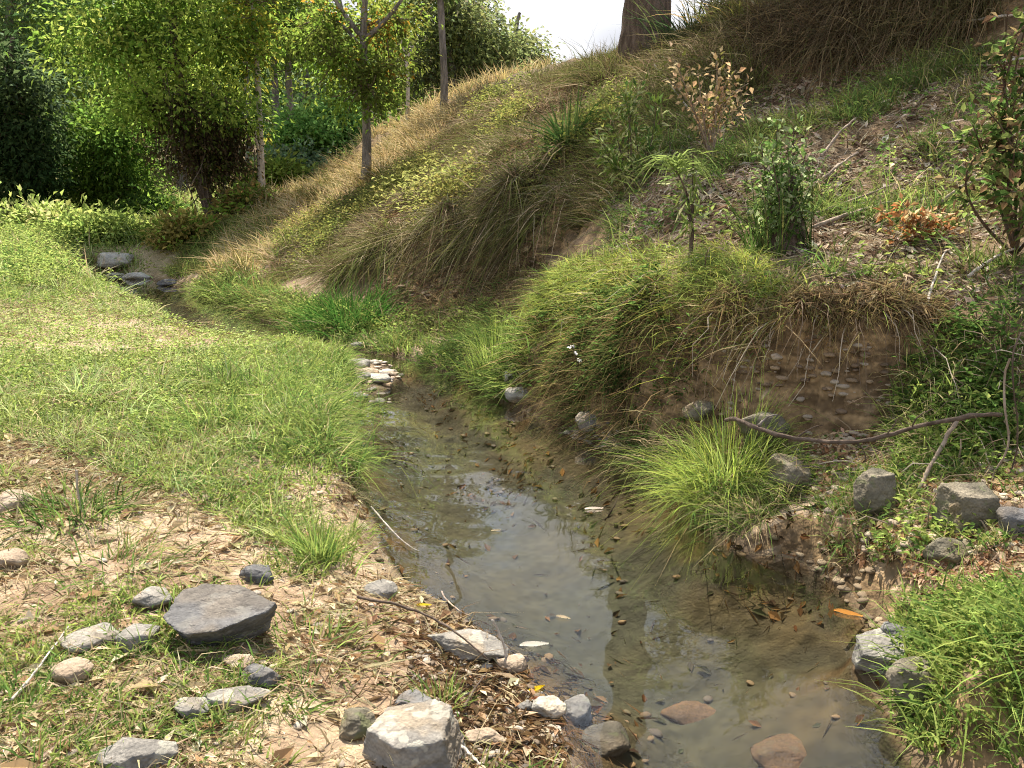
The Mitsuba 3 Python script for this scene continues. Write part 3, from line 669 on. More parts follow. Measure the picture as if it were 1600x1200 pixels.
rock(812, 622, (.22, .18, .13), 'pale', 'pale grey rock at the right waterline, front one of two', 33, sink=.25)
rock(797, 598, (.13, .14, .12), 'pale', 'pale grey rock at the right waterline, rear one of two', 34, sink=.2)
rock(1095, 655, (.2, .18, .14), 'mossy', 'pale mossy stone among leaves at the foot of the bank left of the branch', 35, sink=.3)
rock(1480, 870, (.2, .14, .12), 'mossy', 'rounded mossy stone at the edge of the leaf litter on the right', 36, sink=.35)
rock(182, 418, (.8, .5, .34), 'pale', 'broad pale flat rock far upstream, largest of the distant group', 37, sink=.15, sub=3)
rock(215, 440, (.5, .4, .2), 'pale', 'flat grey rock far upstream right of the broad pale rock', 38, sink=.2)
rock(178, 436, (.42, .34, .16), 'pale', 'low grey rock far upstream in front of the broad pale rock', 39, sink=.2)
rock(572, 528, (.14, .12, .12), 'pale', 'small white stone standing in the shaded far reach of the creek', 40, sink=.2, z=.0)
rock(265, 446, (.4, .25, .16), 'dark', 'dark grey rock at the far bend of the creek in tree shade', 41, sink=.3)
# gravel bar at the bend
R = rng(5)
bar = [(545, 570, .26, 'grey'), (575, 553, .22, 'grey'), (585, 572, .17, 'pale'), (600, 566, .12, 'pale'), (560, 592, .18, 'tan'), (578, 590, .2, 'grey'), (592, 604, .22, 'pale'), (570, 614, .16, 'dark'), (556, 608, .15, 'tan'), (572, 628, .16, 'pale'), (551, 626, .15, 'grey'), (610, 578, .15, 'tan'), (590, 584, .11, 'grey'), (546, 598, .13, 'tan'), (605, 592, .12, 'grey'), (536, 585, .14, 'grey'), (615, 606, .1, 'tan'), (590, 625, .13, 'tan')]
BAR = ['largest grey stone at the left rear of the gravel bar', 'dark grey stone at the far end of the gravel bar', 'pale stone in the middle rear of the gravel bar', 'small pale stone at the rear right of the gravel bar', 'tan stone beside the grass on the left of the gravel bar', 'grey stone in the centre of the gravel bar', 'pale flat stone at the right front of the gravel bar touching the water', 'dark stone in the front middle of the gravel bar', 'tan stone at the left front of the gravel bar', 'pale stone at the front tip of the gravel bar nearest the viewer', 'grey stone against the grass at the left front of the gravel bar', 'tan stone at the far right of the gravel bar in the water', 'small grey stone between the pale ones in the gravel bar', 'small tan stone under the grass edge of the gravel bar', 'small grey stone at the right water edge of the gravel bar', 'grey stone half under the grass left of the gravel bar', 'small tan stone standing in the water off the gravel bar', 'small tan stone in the water at the front of the gravel bar']
for k, (u, v, w, mt) in enumerate(bar):
    w *= R.uniform(.6, 1.25)
    rock(u + R.uniform(-16, 22), v + R.uniform(-12, 14), (w, w * R.uniform(.7, .95), w * R.uniform(.3, .45)), mt, BAR[k], 60 + k, sink=.25, name='gravel_stone', yaw=R.uniform(0, 180), sub=2, cat='stone', group='stones of the gravel bar at the bend')
# sunken rocks
for k, (u, v, d, mt, lb) in enumerate([(1085, 1120, (.24, .22, .10), 'rusty', 'square rusty orange rock under the water near the bottom edge'), (1235, 1175, (.26, .2, .08), 'rusty', 'orange brown rock under the water at the bottom edge'),
                                       (935, 1160, (.24, .18, .09), 'mossy', 'olive rock under the water beside the pale pair of stones')]):
    q = at(u, v)
    q[2] += -.05 * d[2]
    put('sunken_rock', place(make_rock(d, 90 + k, 3), q, 15 * k), mt + '_rock_material', smooth=True, label=lb, cat='rock')
# pebbles
s = Soup()
pm = [make_rock((1.15, .85, .5), 200 + k, 1, n=9) for k in range(6)]
for reg, n, lo, hi, cols, sd in ((mud, 260, .01, .035, [(.20, .17, .13), (.11, .085, .06), (.27, .245, .21)], 1), (near_l, 320, .012, .04, [(.30, .27, .23), (.36, .28, .2), (.2, .17, .14)], 2), ([(530, 560), (610, 560), (630, 600), (600, 640), (545, 640)], 80, .03, .07, [(.34, .31, .27), (.42, .34, .26), (.2, .18, .17)], 3),
                                 (shelf, 300, .02, .06, [(.22, .18, .14), (.34, .29, .22)], 4), ([(1235, 860), (1300, 915), (1370, 985), (1430, 960), (1370, 890), (1280, 835)], 30, .02, .06, [(.20, .16, .105), (.15, .115, .075), (.10, .075, .05)], 5),
                                 ([(1115, 480), (1260, 472), (1400, 468), (1400, 660), (1250, 690), (1130, 660)], 220, .015, .06, [(.19, .14, .09), (.12, .085, .055), (.26, .22, .17)], 8), ([(560, 450), (620, 420), (720, 400), (860, 380), (830, 480), (700, 500)], 160, .03, .10, [(.19, .13, .08), (.12, .085, .055)], 9), ([(880, 680), (1040, 742), (1060, 720), (900, 660)], 150, .02, .06, [(.2, .18, .15), (.12, .10, .085)], 6),
                                 ([(0.2, 1.9), (1.7, 1.9), (1.9, 3.0), (1.7, 4.0), (0.3, 6.5), (-0.9, 8.5), (-1.2, 8.4), (-1.1, 5.0), (-0.6, 3.6)], 160, .012, .05, [(.085, .058, .025), (.11, .07, .028), (.06, .05, .025), (.05, .04, .025)], 7)):
    P = sample(reg, n, 300 + sd, margin=-.6 if sd == 7 else -.1, steep=False)
    R = rng(400 + sd)
    for p in P:
        k = R.integers(6); sz = R.uniform(lo, hi)
        a = R.uniform(0, 6.28); c, sn = math.cos(a), math.sin(a)
        v = pm[k][0] * sz @ np.array([[c, sn, 0], [-sn, c, 0], [0, 0, 1]]) + p + [0, 0, sz * .15]
        s.add(v, pm[k][1], np.array(cols[R.integers(len(cols))]) * R.uniform(.8, 1.2))
scene['pebble_material'] = {'type': 'twosided', 'bsdf': {'type': 'principled', 'base_color': {'type': 'mesh_attribute', 'name': 'vertex_color'}, 'roughness': .8, 'specular': .3}}
s.put('pebbles', 'pebble_material', smooth=True, label='small pebbles scattered along both water edges', cat='pebbles', kind='stuff')
#NEXT

# ------------------------------------------------------------------ trees
def px(n, y):
    return n * y / F / 0.97


def crown(soup, lobes, n, per, L, palette, seed, sigma=.28, hang=.4, shell=2.2):
    """leaves in clumps through the volume of the lobes [(centre, radii)]; returns the clump centres"""
    R = rng(seed)
    vol = np.array([np.prod(r) ** (2 / 3) for _, r in lobes]); vol /= vol.sum()
    k = R.choice(len(lobes), n, p=vol)
    C = np.array([c for c, _ in lobes])[k]; Rd = np.array([r for _, r in lobes])[k]
    u = nrm(R.normal(size=(n, 3)))
    c = C + u * Rd * (R.random(n) ** (1 / shell))[:, None]
    c = c + (np.stack([fb(c * .9, 2, 3), fb(c * .9, 2, 4), fb(c * .9, 2, 5)], 1) - .5) * Rd * .7
    m = n * per
    size = np.repeat(R.uniform(.6, 1.4, n), per)[:, None] * sigma
    off = R.normal(size=(m, 3)) * size * np.array([1, 1, .65])
    p = np.repeat(c, per, 0) + off
    ax = nrm(off) + R.normal(0, .5, (m, 3)) - np.array([0, 0, hang])
    nor = np.array([0, 0, 1.0]) + R.normal(0, .6, (m, 3))
    l = R.uniform(*L, m)
    col = np.repeat(pick(R, n, palette, fb(c * .5, 2, seed % 60)), per, 0) * R.uniform(.75, 1.25, (m, 1))
    soup.add(*leaflets(p, ax, nor, l, l * R.uniform(.35, .6, m), col))
    return c


def tree(name, label, cat, trunk, radii, lobes, n, per, L, palette, seed, bark='brown', limbs=4, sigma=.28, hang=.4, group=None, twigs=True, forks=(), shell=2.2, sides=10):
    """trunk: points; lobes: [(u, v, y, rx, ry)] in picture pixels at depth y, or [(centre, radii)] in metres"""
    R = rng(seed + 900)
    t = thing(name, label, cat, group)
    tr = spline(trunk, 14) if len(trunk) > 2 else np.array(trunk, float)
    rr = np.interp(np.linspace(0, 1, len(tr)), np.linspace(0, 1, len(radii)), radii)
    put('trunk', tube(tr, rr, sides, .06, seed), bark + '_bark_material', t, smooth=True)
    for f in forks:
        put('limb', tube(spline(f[0], 9), np.linspace(f[1], f[1] * .35, 9), 7, .06, seed), bark + '_bark_material', t, smooth=True)
    lo = []
    for q in lobes:
        if len(q) == 5:
            u, v, y, a, b = q
            lo.append((W(u, v, y), np.array([px(a, y), px((a + b) / 2, y), px(b, y)])))
        else:
            lo.append((np.array(q[0], float), np.array(q[1], float)))
    sp = Soup()
    c = crown(sp, lo, n, per, L, palette, seed, sigma, hang, shell)
    for k in range(limbs):
        e = lo[k % len(lo)][0] + R.normal(0, .3, 3) * lo[k % len(lo)][1]
        cand = tr[(tr[:, 2] < e[2] + .3)] if (tr[:, 2] < e[2] + .3).any() else tr
        i = min(len(cand) - 1, max(0, np.argmin(np.linalg.norm(cand - e, axis=1) + 1.0 * np.maximum(0, cand[:, 2] - e[2] + .5))))
        b = cand[i]
        mid = (b + e) / 2 + R.normal(0, .12, 3) * np.linalg.norm(e - b) + np.array([0, 0, .12]) * np.linalg.norm(e - b)
        r0 = min(rr[min(i, len(rr) - 1)] * .55, .09)
        put('limb', tube(spline([b, mid, e], 8), np.linspace(r0, r0 * .25, 8), 6, .06, seed + k), bark + '_bark_material', t, smooth=True)
    if twigs:
        ends = np.array([q for q, _ in lo] + list(tr[len(tr) // 2:]))
        tw = Soup()
        for q in c[:: max(1, len(c) // 90)]:
            b = ends[np.argmin(np.linalg.norm(ends - q, axis=1))]
            if np.linalg.norm(q - b) < .15:
                continue
            tw.add(*tube(spline([b, (b + q) / 2 + R.normal(0, .08, 3) * np.linalg.norm(q - b), q], 5), np.linspace(.018, .006, 5), 4), np.array([.12, .095, .07]))
        if tw.v:
            tw.put('twigs', 'pebble_material', t, kind='stuff')
    sp.put('crown', 'leaf_material', t)
    return t


YGREEN, FGREEN, BLUEG, ORANGE = (.205, .315, .055), (.09, .16, .04), (.13, .19, .105), (.38, .25, .04)
YT = [(YGREEN, 5), ((.15, .25, .045), 4), ((.34, .44, .10), 4), (FGREEN, 1.5)]
base = lambda u, v, y: np.array([*W(u, v, y)[:2], hz(*W(u, v, y)[:2]) - .1])

tree('young_tree', 'slender young tree with yellow green crown growing on the golden grass slope', 'tree',
     [base(570, 290, 16), W(572, 180, 16), W(568, 60, 16.05), W(574, -120, 16.1), W(566, -330, 16.2)], [.085, .07, .06, .04, .02],
     [(520, 95, 16, 52, 55), (610, 100, 16.1, 42, 52), (570, 130, 15.8, 55, 45), (500, 30, 16.2, 45, 55), (625, 30, 16.2, 45, 45), (560, -60, 16, 65, 40), (590, -150, 16, 30, 30)],
     120, 52, (.07, .13), [((.20, .21, .04), 5), (YGREEN, 4), ((.12, .15, .035), 4), (ORANGE, .5)], 101, 'grey', 5, .17, .5,
     forks=[([W(568, 60, 16.05), W(530, 10, 16), W(490, -60, 16.1)], .05), ([W(568, 62, 16.05), W(612, 20, 16), W(660, -50, 16)], .05)])
tree('vine_draped_tree', 'leaning tree draped with dark hanging vines at the bend of the creek', 'tree',
     [base(338, 352, 19), W(318, 300, 19), W(296, 230, 19), W(280, 120, 19), W(270, 0, 19)], [.16, .13, .12, .09, .05],
     [(270, 70, 19, 105, 62), (175, 75, 19, 70, 60), (345, 60, 19.2, 55, 70), (235, 150, 18.6, 75, 45), (330, 150, 19, 55, 50), (300, -60, 19, 110, 60), (190, -40, 19.4, 70, 55)],
     190, 66, (.10, .17), YT, 102, 'brown', 9, .30)
v = Soup()   # the vines
R = rng(7)
vl = [(W(300, 225, 18.9), np.array([.85, .7, 1.0])), (W(345, 240, 19.1), np.array([.6, .6, .95]))]
vc = crown(v, vl, 190, 30, (.07, .13), [((.045, .055, .02), 5), ((.08, .06, .035), 4), ((.09, .12, .03), 2)], 103, .2, .9)
v.put('vine_leaves', 'leaf_material', 'vine_draped_tree', label='dark brown green curtain of vines')
v = Soup()
for k in range(60):
    p = vc[R.integers(len(vc))]
    v.add(*tube(spline([p + [0, 0, .7], p + R.normal(0, .15, 3), p - [0, 0, R.uniform(.4, 1.1)] + R.normal(0, .12, 3)], 6), .012, 4), np.array([.10, .08, .06]) * R.uniform(.7, 1.4))
v.put('vine_stems', 'pebble_material', 'vine_draped_tree', kind='stuff')
tree('lime_tree', 'small bright yellow green tree with low crown on the far left meadow', 'tree', [base(125, 352, 24), W(128, 320, 24), W(140, 250, 24), W(160, 180, 24)], [.11, .1, .08, .04],
     [(165, 245, 24, 68, 55), (135, 285, 24, 48, 30), (205, 290, 24, 45, 38), (185, 200, 24, 55, 45), (110, 215, 24.5, 40, 45)], 190, 58, (.11, .18), [(YGREEN, 4), ((.16, .27, .055), 5), (FGREEN, 2)], 104, 'brown', 5, .28)
tree('dark_tree', 'dark shady tree with low dense crown at the left picture edge', 'tree', [base(14, 345, 22), W(16, 300, 22), W(12, 200, 22), W(20, 60, 22)], [.12, .1, .09, .05],
     [(20, 180, 22, 62, 60), (25, 250, 22, 60, 50), (-60, 200, 22, 80, 90), (45, 300, 22.3, 40, 26), (10, 110, 22, 60, 40)], 250, 60, (.12, .2), [((.05, .09, .035), 5), ((.10, .15, .06), 3), ((.10, .15, .09), 2)], 105, 'brown', 6, .3)
tree('upper_left_tree', 'blue green tree with feathery crown above the dark tree at the top left corner', 'tree', [base(-30, 340, 27), W(-20, 200, 27), W(10, 60, 27), W(20, -120, 27)], [.2, .17, .13, .06],
     [(30, 60, 27, 90, 60), (-60, 20, 27, 90, 70), (90, 110, 27, 60, 45), (60, -40, 27, 110, 60), (-30, -130, 27, 120, 70)], 220, 60, (.13, .22), [((.16, .25, .10), 5), ((.24, .33, .09), 3), ((.10, .17, .07), 3)], 106, 'grey', 6, .36)
tree('pale_slim_tree', 'slim pale trunked tree with sparse yellow leaves right of the vine draped tree', 'tree', [base(418, 318, 19.5), W(408, 270, 19.5), W(404, 150, 19.5), W(395, 20, 19.5), W(385, -160, 19.5)], [.09, .08, .06, .05, .025],
     [(395, 30, 19.5, 42, 55), (420, -40, 19.5, 55, 50), (385, 110, 19.6, 22, 30), (400, 205, 19.4, 14, 20), (360, -100, 19.5, 60, 55)], 170, 24, (.09, .15), [((.30, .31, .05), 4), (YGREEN, 4), (ORANGE, 1)], 107, 'pale', 4, .2)
for k, (u, v0, y, r, lb) in enumerate([(430, 285, 27, .11, 'grey trunked tree behind the slim pale tree, left of a pair'), (452, 262, 29, .12, 'grey trunked tree behind the slim pale tree, right of a pair'), (385, 290, 26, .10, 'grey trunked tree between the vine draped tree and the slim pale tree')]):
    tree('grey_trunk_tree', lb, 'tree', [base(u, v0, y), W(u + 2, 180, y), W(u - 3, 60, y), W(u + 8, -150, y)], [r, r * .9, r * .8, r * .4],
         [(u + 20, 60, y, 60, 45), (u - 10, -20, y, 70, 55), (u + 40, -90, y, 80, 60)], 120, 30, (.13, .21), [((.18, .24, .07), 4), (YGREEN, 3), (FGREEN, 3), (BLUEG, 3)], 110 + k, 'grey', 4, .34)
for k, (u, v0, y, a, b, pal, lb) in enumerate([(480, 205, 25, 42, 42, [((.20, .36, .10), 5), ((.30, .46, .13), 3)], 'bright green rounded bush behind the golden slope, left of the young tree'), (525, 195, 26, 40, 38, [((.18, .33, .10), 5), ((.27, .42, .13), 3)], 'bright green bush touching the young tree trunk from behind'),
                                            (462, 258, 24.5, 48, 22, [((.22, .32, .18), 4), ((.32, .40, .26), 3)], 'pale blue green feathery bush at the top of the golden slope'), (430, 268, 23, 26, 18, [((.22, .28, .06), 3), (YGREEN, 3)], 'small yellow green bush beside the slim pale trunk'),
                                            (292, 372, 17.5, 26, 18, [((.24, .25, .05), 4), ((.36, .30, .10), 3), (YGREEN, 2)], 'yellowing bush left of the leaning trunk at the water bend'), (235, 340, 23, 40, 20, [(FGREEN, 4), (YGREEN, 3)], 'low green bush in the shade under the lime tree'), (392, 328, 18.6, 26, 20, [(OLIVE, 4), (YGREEN, 2), ((.3, .22, .08), 2)], 'low olive bush right of the leaning trunk'),
                                            (60, 350, 19.5, 70, 18, [(LIME, 4), ((.42, .46, .2), 3), (GREEN, 2)], 'broad low weed thicket at the far side of the left meadow'), (150, 365, 18, 60, 16, [(LIME, 5), ((.42, .46, .2), 2), (GREEN, 2)], 'low thicket of weeds in front of the lime tree trunk'),
                                            (250, 380, 18.5, 55, 16, [(LIME, 4), (OLIVE, 3)], 'low light green thicket behind the distant rocks')]):
    t = thing('bush', lb, 'bush')
    sp = Soup()
    c = W(u, v0, y); r = np.array([px(a, y), px(a, y) * .8, px(b, y)])
    g0 = np.array([c[0], c[1], float(hz(c[0], c[1]))])
    if c[2] - g0[2] > r[2] * 1.5:
        r[2] = (c[2] + r[2] - g0[2]) / 2; c = np.array([c[0], c[1], g0[2] + r[2]])
    cc = crown(sp, [(c, r), (c + r * [.5, 0, -.2], r * .6), (c + r * [-.5, 0, -.2], r * .6)], 150, 28, (.05 + .0035 * y, .09 + .005 * y), pal, 130 + k, .10 + .006 * y, .1)
    sp.put('leaves', 'leaf_material', t)
    for q in range(5):
        e = cc[q * 7]
        put('stem', tube(spline([g0 + [(q - 2) * .05, 0, -.05], (g0 + e) / 2 + [0, 0, .1], e], 6), np.linspace(.02, .008, 6), 5), 'brown_bark_material', t, smooth=True)
tree('slim_dark_tree', 'slim dark trunked tree on the crest of the golden slope, right of the young tree', 'tree', [base(692, 178, 19.8), W(694, 120, 19.8), W(690, 40, 19.8), W(686, -120, 20), W(700, -320, 20)], [.085, .075, .07, .06, .04],
     [(690, -60, 20, 50, 40), (655, -40, 20, 40, 30), (715, -110, 20, 30, 30)], 120, 30, (.09, .15), [((.09, .13, .04), 5), ((.15, .18, .05), 3)], 150, 'grey', 5, .24)
tree('dead_sapling', 'pale bare dead sapling with a forked top between the two slim trunks', 'tree', [base(636, 165, 21.5), W(637, 120, 21.5), W(634, 92, 21.5), W(626, 62, 21.5)], [.05, .04, .035, .015], [(632, 66, 21.5, 9, 8)], 6, 5, (.05, .08), [((.35, .33, .25), 1)], 151, 'pale', 0, .1,
     twigs=False, forks=[([W(634, 92, 21.5), W(642, 80, 21.5), W(648, 66, 21.5)], .03), ([W(636, 130, 21.5), W(646, 118, 21.5), W(652, 112, 21.5)], .02)])
GUM = [((.17, .22, .09), 5), ((.24, .28, .10), 3), ((.13, .16, .085), 3), ((.20, .19, .11), 1.5)]
for k, (lo, lb) in enumerate([([(700, 60, 36, 52, 50), (685, 10, 36, 60, 45), (720, 105, 36, 42, 36), (665, 110, 36, 36, 40)], 'grey green gum tree with tall rounded crown behind the slim dark trunk'),
                              ([(752, 60, 38, 38, 38), (770, 95, 38, 34, 32), (735, 120, 38, 34, 25)], 'grey green gum tree with rounded crown in the middle of the distant group'),
                              ([(812, 88, 42, 26, 30), (800, 118, 42, 36, 24), (835, 110, 42, 18, 20)], 'small grey green gum tree at the right end of the distant group beside the sky'),
                              ([(725, -10, 44, 34, 34), (690, -60, 44, 70, 50), (740, 20, 44, 22, 20)], 'tall dark gum tree rising above the distant group')]):
    u, v0, y = lo[0][:3]
    tree('gum_tree', lb, 'tree', [base(u, 150, y), W(u + 6, 130, y), W(u - 4, 70, y), W(u, 20, y)], [.28, .24, .16, .07], lo, 240, 30, (.16, .26), GUM, 160 + k, 'grey', 4, .45)
# the wooded background: tree after tree on the rising ground behind the meadow
R = rng(77)
far_spots = [(-330, 40), (-250, 33), (-160, 45), (-90, 36), (-10, 42), (60, 33), (110, 47), (170, 37), (230, 44), (285, 34), (330, 48), (375, 38), (430, 46), (480, 36), (520, 48), (560, 40), (600, 52), (640, 46), (-420, 34), (260, 58), (60, 60), (440, 60)]
PH = ['beyond the left picture edge, outermost of all', 'beyond the left picture edge, nearest', 'beyond the left picture edge, farthest back', 'at the left picture edge behind the upper left tree', 'behind the dark tree, right of its trunk', 'behind the dark tree and the lime tree', 'far behind the lime tree', 'behind the right side of the lime tree', 'deep behind the gap left of the vine draped tree', 'close behind the vine draped tree', 'far behind the vine draped tree', 'behind the slim pale tree', 'far behind the pair of grey trunked trees', 'behind the bright green rounded bush', 'far behind the bright green bushes', 'behind the young tree trunk', 'far behind the young tree, right of its trunk', 'far behind the dead sapling', 'beyond the left picture edge, second outermost', 'farthest back behind the vine draped tree', 'farthest back behind the dark tree', 'farthest back behind the grey trunked pair']
words = ['dark green', 'mid green', 'yellow green', 'blue green']
pals = [[((.11, .18, .055), 4), ((.17, .25, .07), 3)], [((.20, .30, .075), 4), ((.28, .38, .095), 3)], [((.26, .33, .06), 4), ((.19, .26, .055), 3)], [((.17, .27, .14), 4), ((.27, .36, .21), 3)]]
for k, (u, y) in enumerate(far_spots):
    kind = [0, 3, 1, 2, 0, 1][k % 6]
    b = base(u, 300, y)
    h = R.uniform(9, 13) * (1 + .006 * (y - 35)) * (.66 if 400 < u < 660 else 1); wd_ = R.uniform(2.4, 3.4)
    lo = [((b[0], b[1], b[2] + h * .55), (wd_, wd_, h * .28))] + [((b[0] + R.normal(0, wd_ * .6), b[1] + R.normal(0, wd_ * .5), b[2] + h * q), (wd_ * .75, wd_ * .75, h * .16)) for q in (.22, .32, .42, .7, .82)]
    tree('woodland_tree', f'{words[kind]} woodland tree {PH[k]}', 'tree', [b, b + [R.normal(0, .2), 0, h * .4], b + [R.normal(0, .5), 0, h * .9]], [.22, .16, .05], lo, 95, 46, (.22, .38), pals[kind], 180 + k, 'grey', 3, .55, group=f'{words[kind]} trees of the wooded background')
# the big tree on the ridge and its neighbours above the picture
bt = base(1008, 84, 13.2)
tree('ridge_tree', 'thick trunked tree on the hill crest against the sky', 'tree', [bt - [0, 0, .1], bt + [0, 0, .7], bt + [.03, 0, 2], bt + [.1, .2, 5], bt + [.3, .4, 8.5]], [.40, .32, .30, .25, .10],
     [((bt[0] + .4, bt[1] + 1.5, bt[2] + 9.5), (1.2, 1.2, .8)), ((bt[0] - 1.8, bt[1] + 1, bt[2] + 8.6), (1.7, 1.5, .9)), ((bt[0] - 3.3, bt[1] + 2.0, bt[2] + 8.0), (1.4, 1.5, .8)), ((bt[0] - 1.0, bt[1] + 1.4, bt[2] + 6.8), (.9, .9, .5)), ((bt[0] + 2.3, bt[1] - .3, bt[2] + 7.0), (1.4, 1.3, .7)), ((bt[0] + 3.9, bt[1] - .5, bt[2] + 6.6), (1.3, 1.2, .7))],
     330, 34, (.10, .17), [((.10, .15, .04), 4), ((.15, .19, .05), 2)], 210, 'brown', 6, .3, sides=18)

ob = np.array([5.7, 8.3, float(hz(5.7, 8.3)) - .1])
tree('overhanging_tree', 'tree on the slope beyond the right picture edge leaning over the creek', 'tree', [ob, [5.0, 8.15, 4.6], [4.1, 7.9, 5.9], [3.0, 7.8, 6.9]], [.17, .14, .10, .05],
     [((1.5, 7.3, 6.4), (1.2, 1.1, .55)), ((2.8, 7.0, 7.0), (1.2, 1.2, .6)), ((.5, 8.5, 7.1), (1.0, .9, .5)), ((3.9, 6.3, 6.5), (1.0, .9, .5))], 95, 26, (.07, .12), [((.12, .18, .045), 4), ((.19, .24, .06), 2)], 230, 'grey', 6, .22)

# ------------------------------------------------------------------ roots and tangled stems
def tangle(name, label, cat, P, seed, L, col, grav, r=(.002, .005), out=.5, mat='pebble_material'):
    R = rng(seed); sp = Soup()
    for q in P:
        n_ = normal_at(q[0], q[1], .08)
        l = R.uniform(*L)
        d = nrm(n_ * out + R.normal(0, .6, 3))
        t = np.linspace(0, 1, 6)[:, None]
        pts = q - n_ * .02 + d * l * t * .7 + np.array([0, 0, -1.0]) * grav * l * t ** 2 + R.normal(0, .035 * l, (6, 3)) * t
        sp.add(*tube(pts, np.linspace(R.uniform(*r), .001, 6), 5), np.array(col[R.integers(len(col))]) * R.uniform(.8, 1.2))
    return sp.put(name, mat, label=label, cat=cat, kind='stuff')


DRYC = [(.30, .24, .17), (.20, .15, .10), (.40, .35, .28), (.13, .095, .065)]
tangle('hanging_roots', 'thin brown roots hanging from the eroded bank face', 'roots', np.vstack([sample([(1110, 470), (1260, 462), (1400, 460), (1475, 480), (1390, 500), (1250, 490), (1120, 500)], 130, 501), sample(lip, 110, 502), sample(top, 60, 503)]), 504, (.2, .6), DRYC[1:], .9)
tangle('tangled_stems', 'tangle of dry stems and twigs on the right bank and slope', 'twigs', np.vstack([sample([(1400, 600), (1480, 500), (1600, 480), (1600, 760), (1500, 740), (1400, 690)], 170, 505), sample(slope, 260, 506), sample(brush, 200, 507), sample(shelf, 50, 508), sample(mound, 60, 509)]), 510, (.2, .7), DRYC, .35, (.002, .006), .35)

# ------------------------------------------------------------------ shrubs, tussocks, sticks
def shrub(name, label, cat, root, tips, L, wl, palette, per, seed, sr=.008, bark='brown', spread=.07, upright=.3, along=.45):
    """stems from the root to the tips, leaves along them"""
    R = rng(seed)
    t = thing(name, label, cat)
    sp = Soup()
    for k, e in enumerate(tips):
        e = np.array(e, float)
        r0 = np.array(root if np.ndim(root) == 1 else root[k], float)
        pts = spline([r0, r0 * .5 + e * .5 + R.normal(0, .06, 3) * np.linalg.norm(e - r0) + [0, 0, .05], e], 9)
        put('stem', tube(pts, np.linspace(sr, sr * .35, 9), 6), bark + '_bark_material', t, smooth=True)
        q = R.uniform(along, 1.02, per)
        i = np.clip((q * 8).astype(int), 0, 7)
        p = pts[i] + (pts[i + 1] - pts[i]) * (q * 8 - i)[:, None]
        a = nrm(pts[-1] - pts[0]) * upright + nrm(R.normal(size=(per, 3)))
        l = R.uniform(*L, per)
        sp.add(*leaflets(p + nrm(a) * R.uniform(0, spread, per)[:, None], a, R.normal(0, .6, (per, 3)) + [0, 0, 1], l, l * wl, pick(R, per, palette)))
    sp.put('leaves', 'leaf_material', t)
    return t


def tips_at(pix, y, jit=.0, seed=0):
    R = rng(seed)
    return [W(u, v, y + R.normal(0, jit)) for u, v in pix]


R = rng(3)
p = at(985, 300)
shrub('leafy_shrub', 'shrub with pointed bright green leaves on the slope left of the withered shrub', 'shrub', p, tips_at([(935, 215), (955, 185), (975, 150), (1000, 140), (1025, 165), (945, 240), (990, 200), (1015, 215), (965, 265), (1030, 250), (1000, 260)], p[1] - .1, .12), (.05, .10), .3, [((.20, .27, .06), 4), (GREEN, 3), ((.46, .50, .24), 4)], 80, 301, upright=.6, spread=.1)
p = at(1110, 260)
shrub('withered_shrub', 'withered shrub with crinkled pale brown leaves near the hill crest', 'shrub', p, tips_at([(1090, 110), (1120, 95), (1150, 110), (1170, 130), (1105, 150), (1135, 160), (1165, 160), (1100, 185), (1050, 85), (1040, 120)], p[1] - .1, .15), (.035, .07), .6, [((.42, .30, .17), 4), ((.50, .40, .24), 3), ((.25, .26, .07), 1)], 44, 302, bark='dry', spread=.1)
p = at(1225, 395)
shrub('creeper_stump', 'dark stump overgrown with small leaved green creeper in the middle of the slope', 'shrub', p, tips_at([(1190, 225), (1215, 195), (1240, 200), (1260, 235), (1200, 265), (1235, 255), (1225, 290), (1255, 290), (1190, 300), (1240, 330), (1215, 340), (1230, 230), (1205, 240)], p[1] - .05, .1), (.03, .055), .6, [(GREEN, 4), ((.18, .27, .09), 4), ((.30, .37, .19), 3), ((.36, .43, .24), 3)], 100, 303, upright=.1, spread=.12, along=.25)
put('stump', tube(spline([p - [0, 0, .1], W(1222, 340, p[1] + .05), W(1218, 280, p[1] + .08)], 8), np.linspace(.14, .10, 8), 12, .12, 4), 'brown_bark_material', 'creeper_stump', smooth=True)
sp = Soup()
grass(sp, p + np.c_[rng(8).normal(0, .09, (220, 2)), np.zeros(220)], 304, (.2, .55), (.006, .011), [(GREEN, 4), (DARK, 3), (OLIVE, 2)], lean=.25, droop=.35, seg=3)
sp.put('grass_skirt', 'grass_material', 'creeper_stump', label='dark upright grass skirt', kind='stuff')
p = at(1078, 405)
shrub('drooping_sapling', 'thin sapling with a dark stem and long drooping pale leaves on the mound', 'sapling', p, [W(1066, 330, p[1]), W(1052, 262, p[1]), W(1082, 240, p[1])], (.09, .16), .16, [((.22, .29, .10), 4), (LIME, 3), ((.32, .36, .2), 2)], 26, 305, sr=.013, upright=-.2, spread=.05)
sp = Soup()
dr0 = W(1060, 262, p[1])
q = dr0 + rng(9).normal(0, .03, (46, 3))
a = rng(10).uniform(0, 6.28, 46)
sp.add(*blades(q, nrm(np.stack([np.cos(a), np.sin(a) * .6, .9 + 0 * a], 1)), rng(11).uniform(.3, .55, 46), .011, np.stack([np.cos(a) * .3, np.sin(a) * .2, -1.1 + 0 * a], 1), np.array([.20, .27, .08]), 5))
sp.put('drooping_leaves', 'leaf_material', 'drooping_sapling')
p = at(1435, 375)
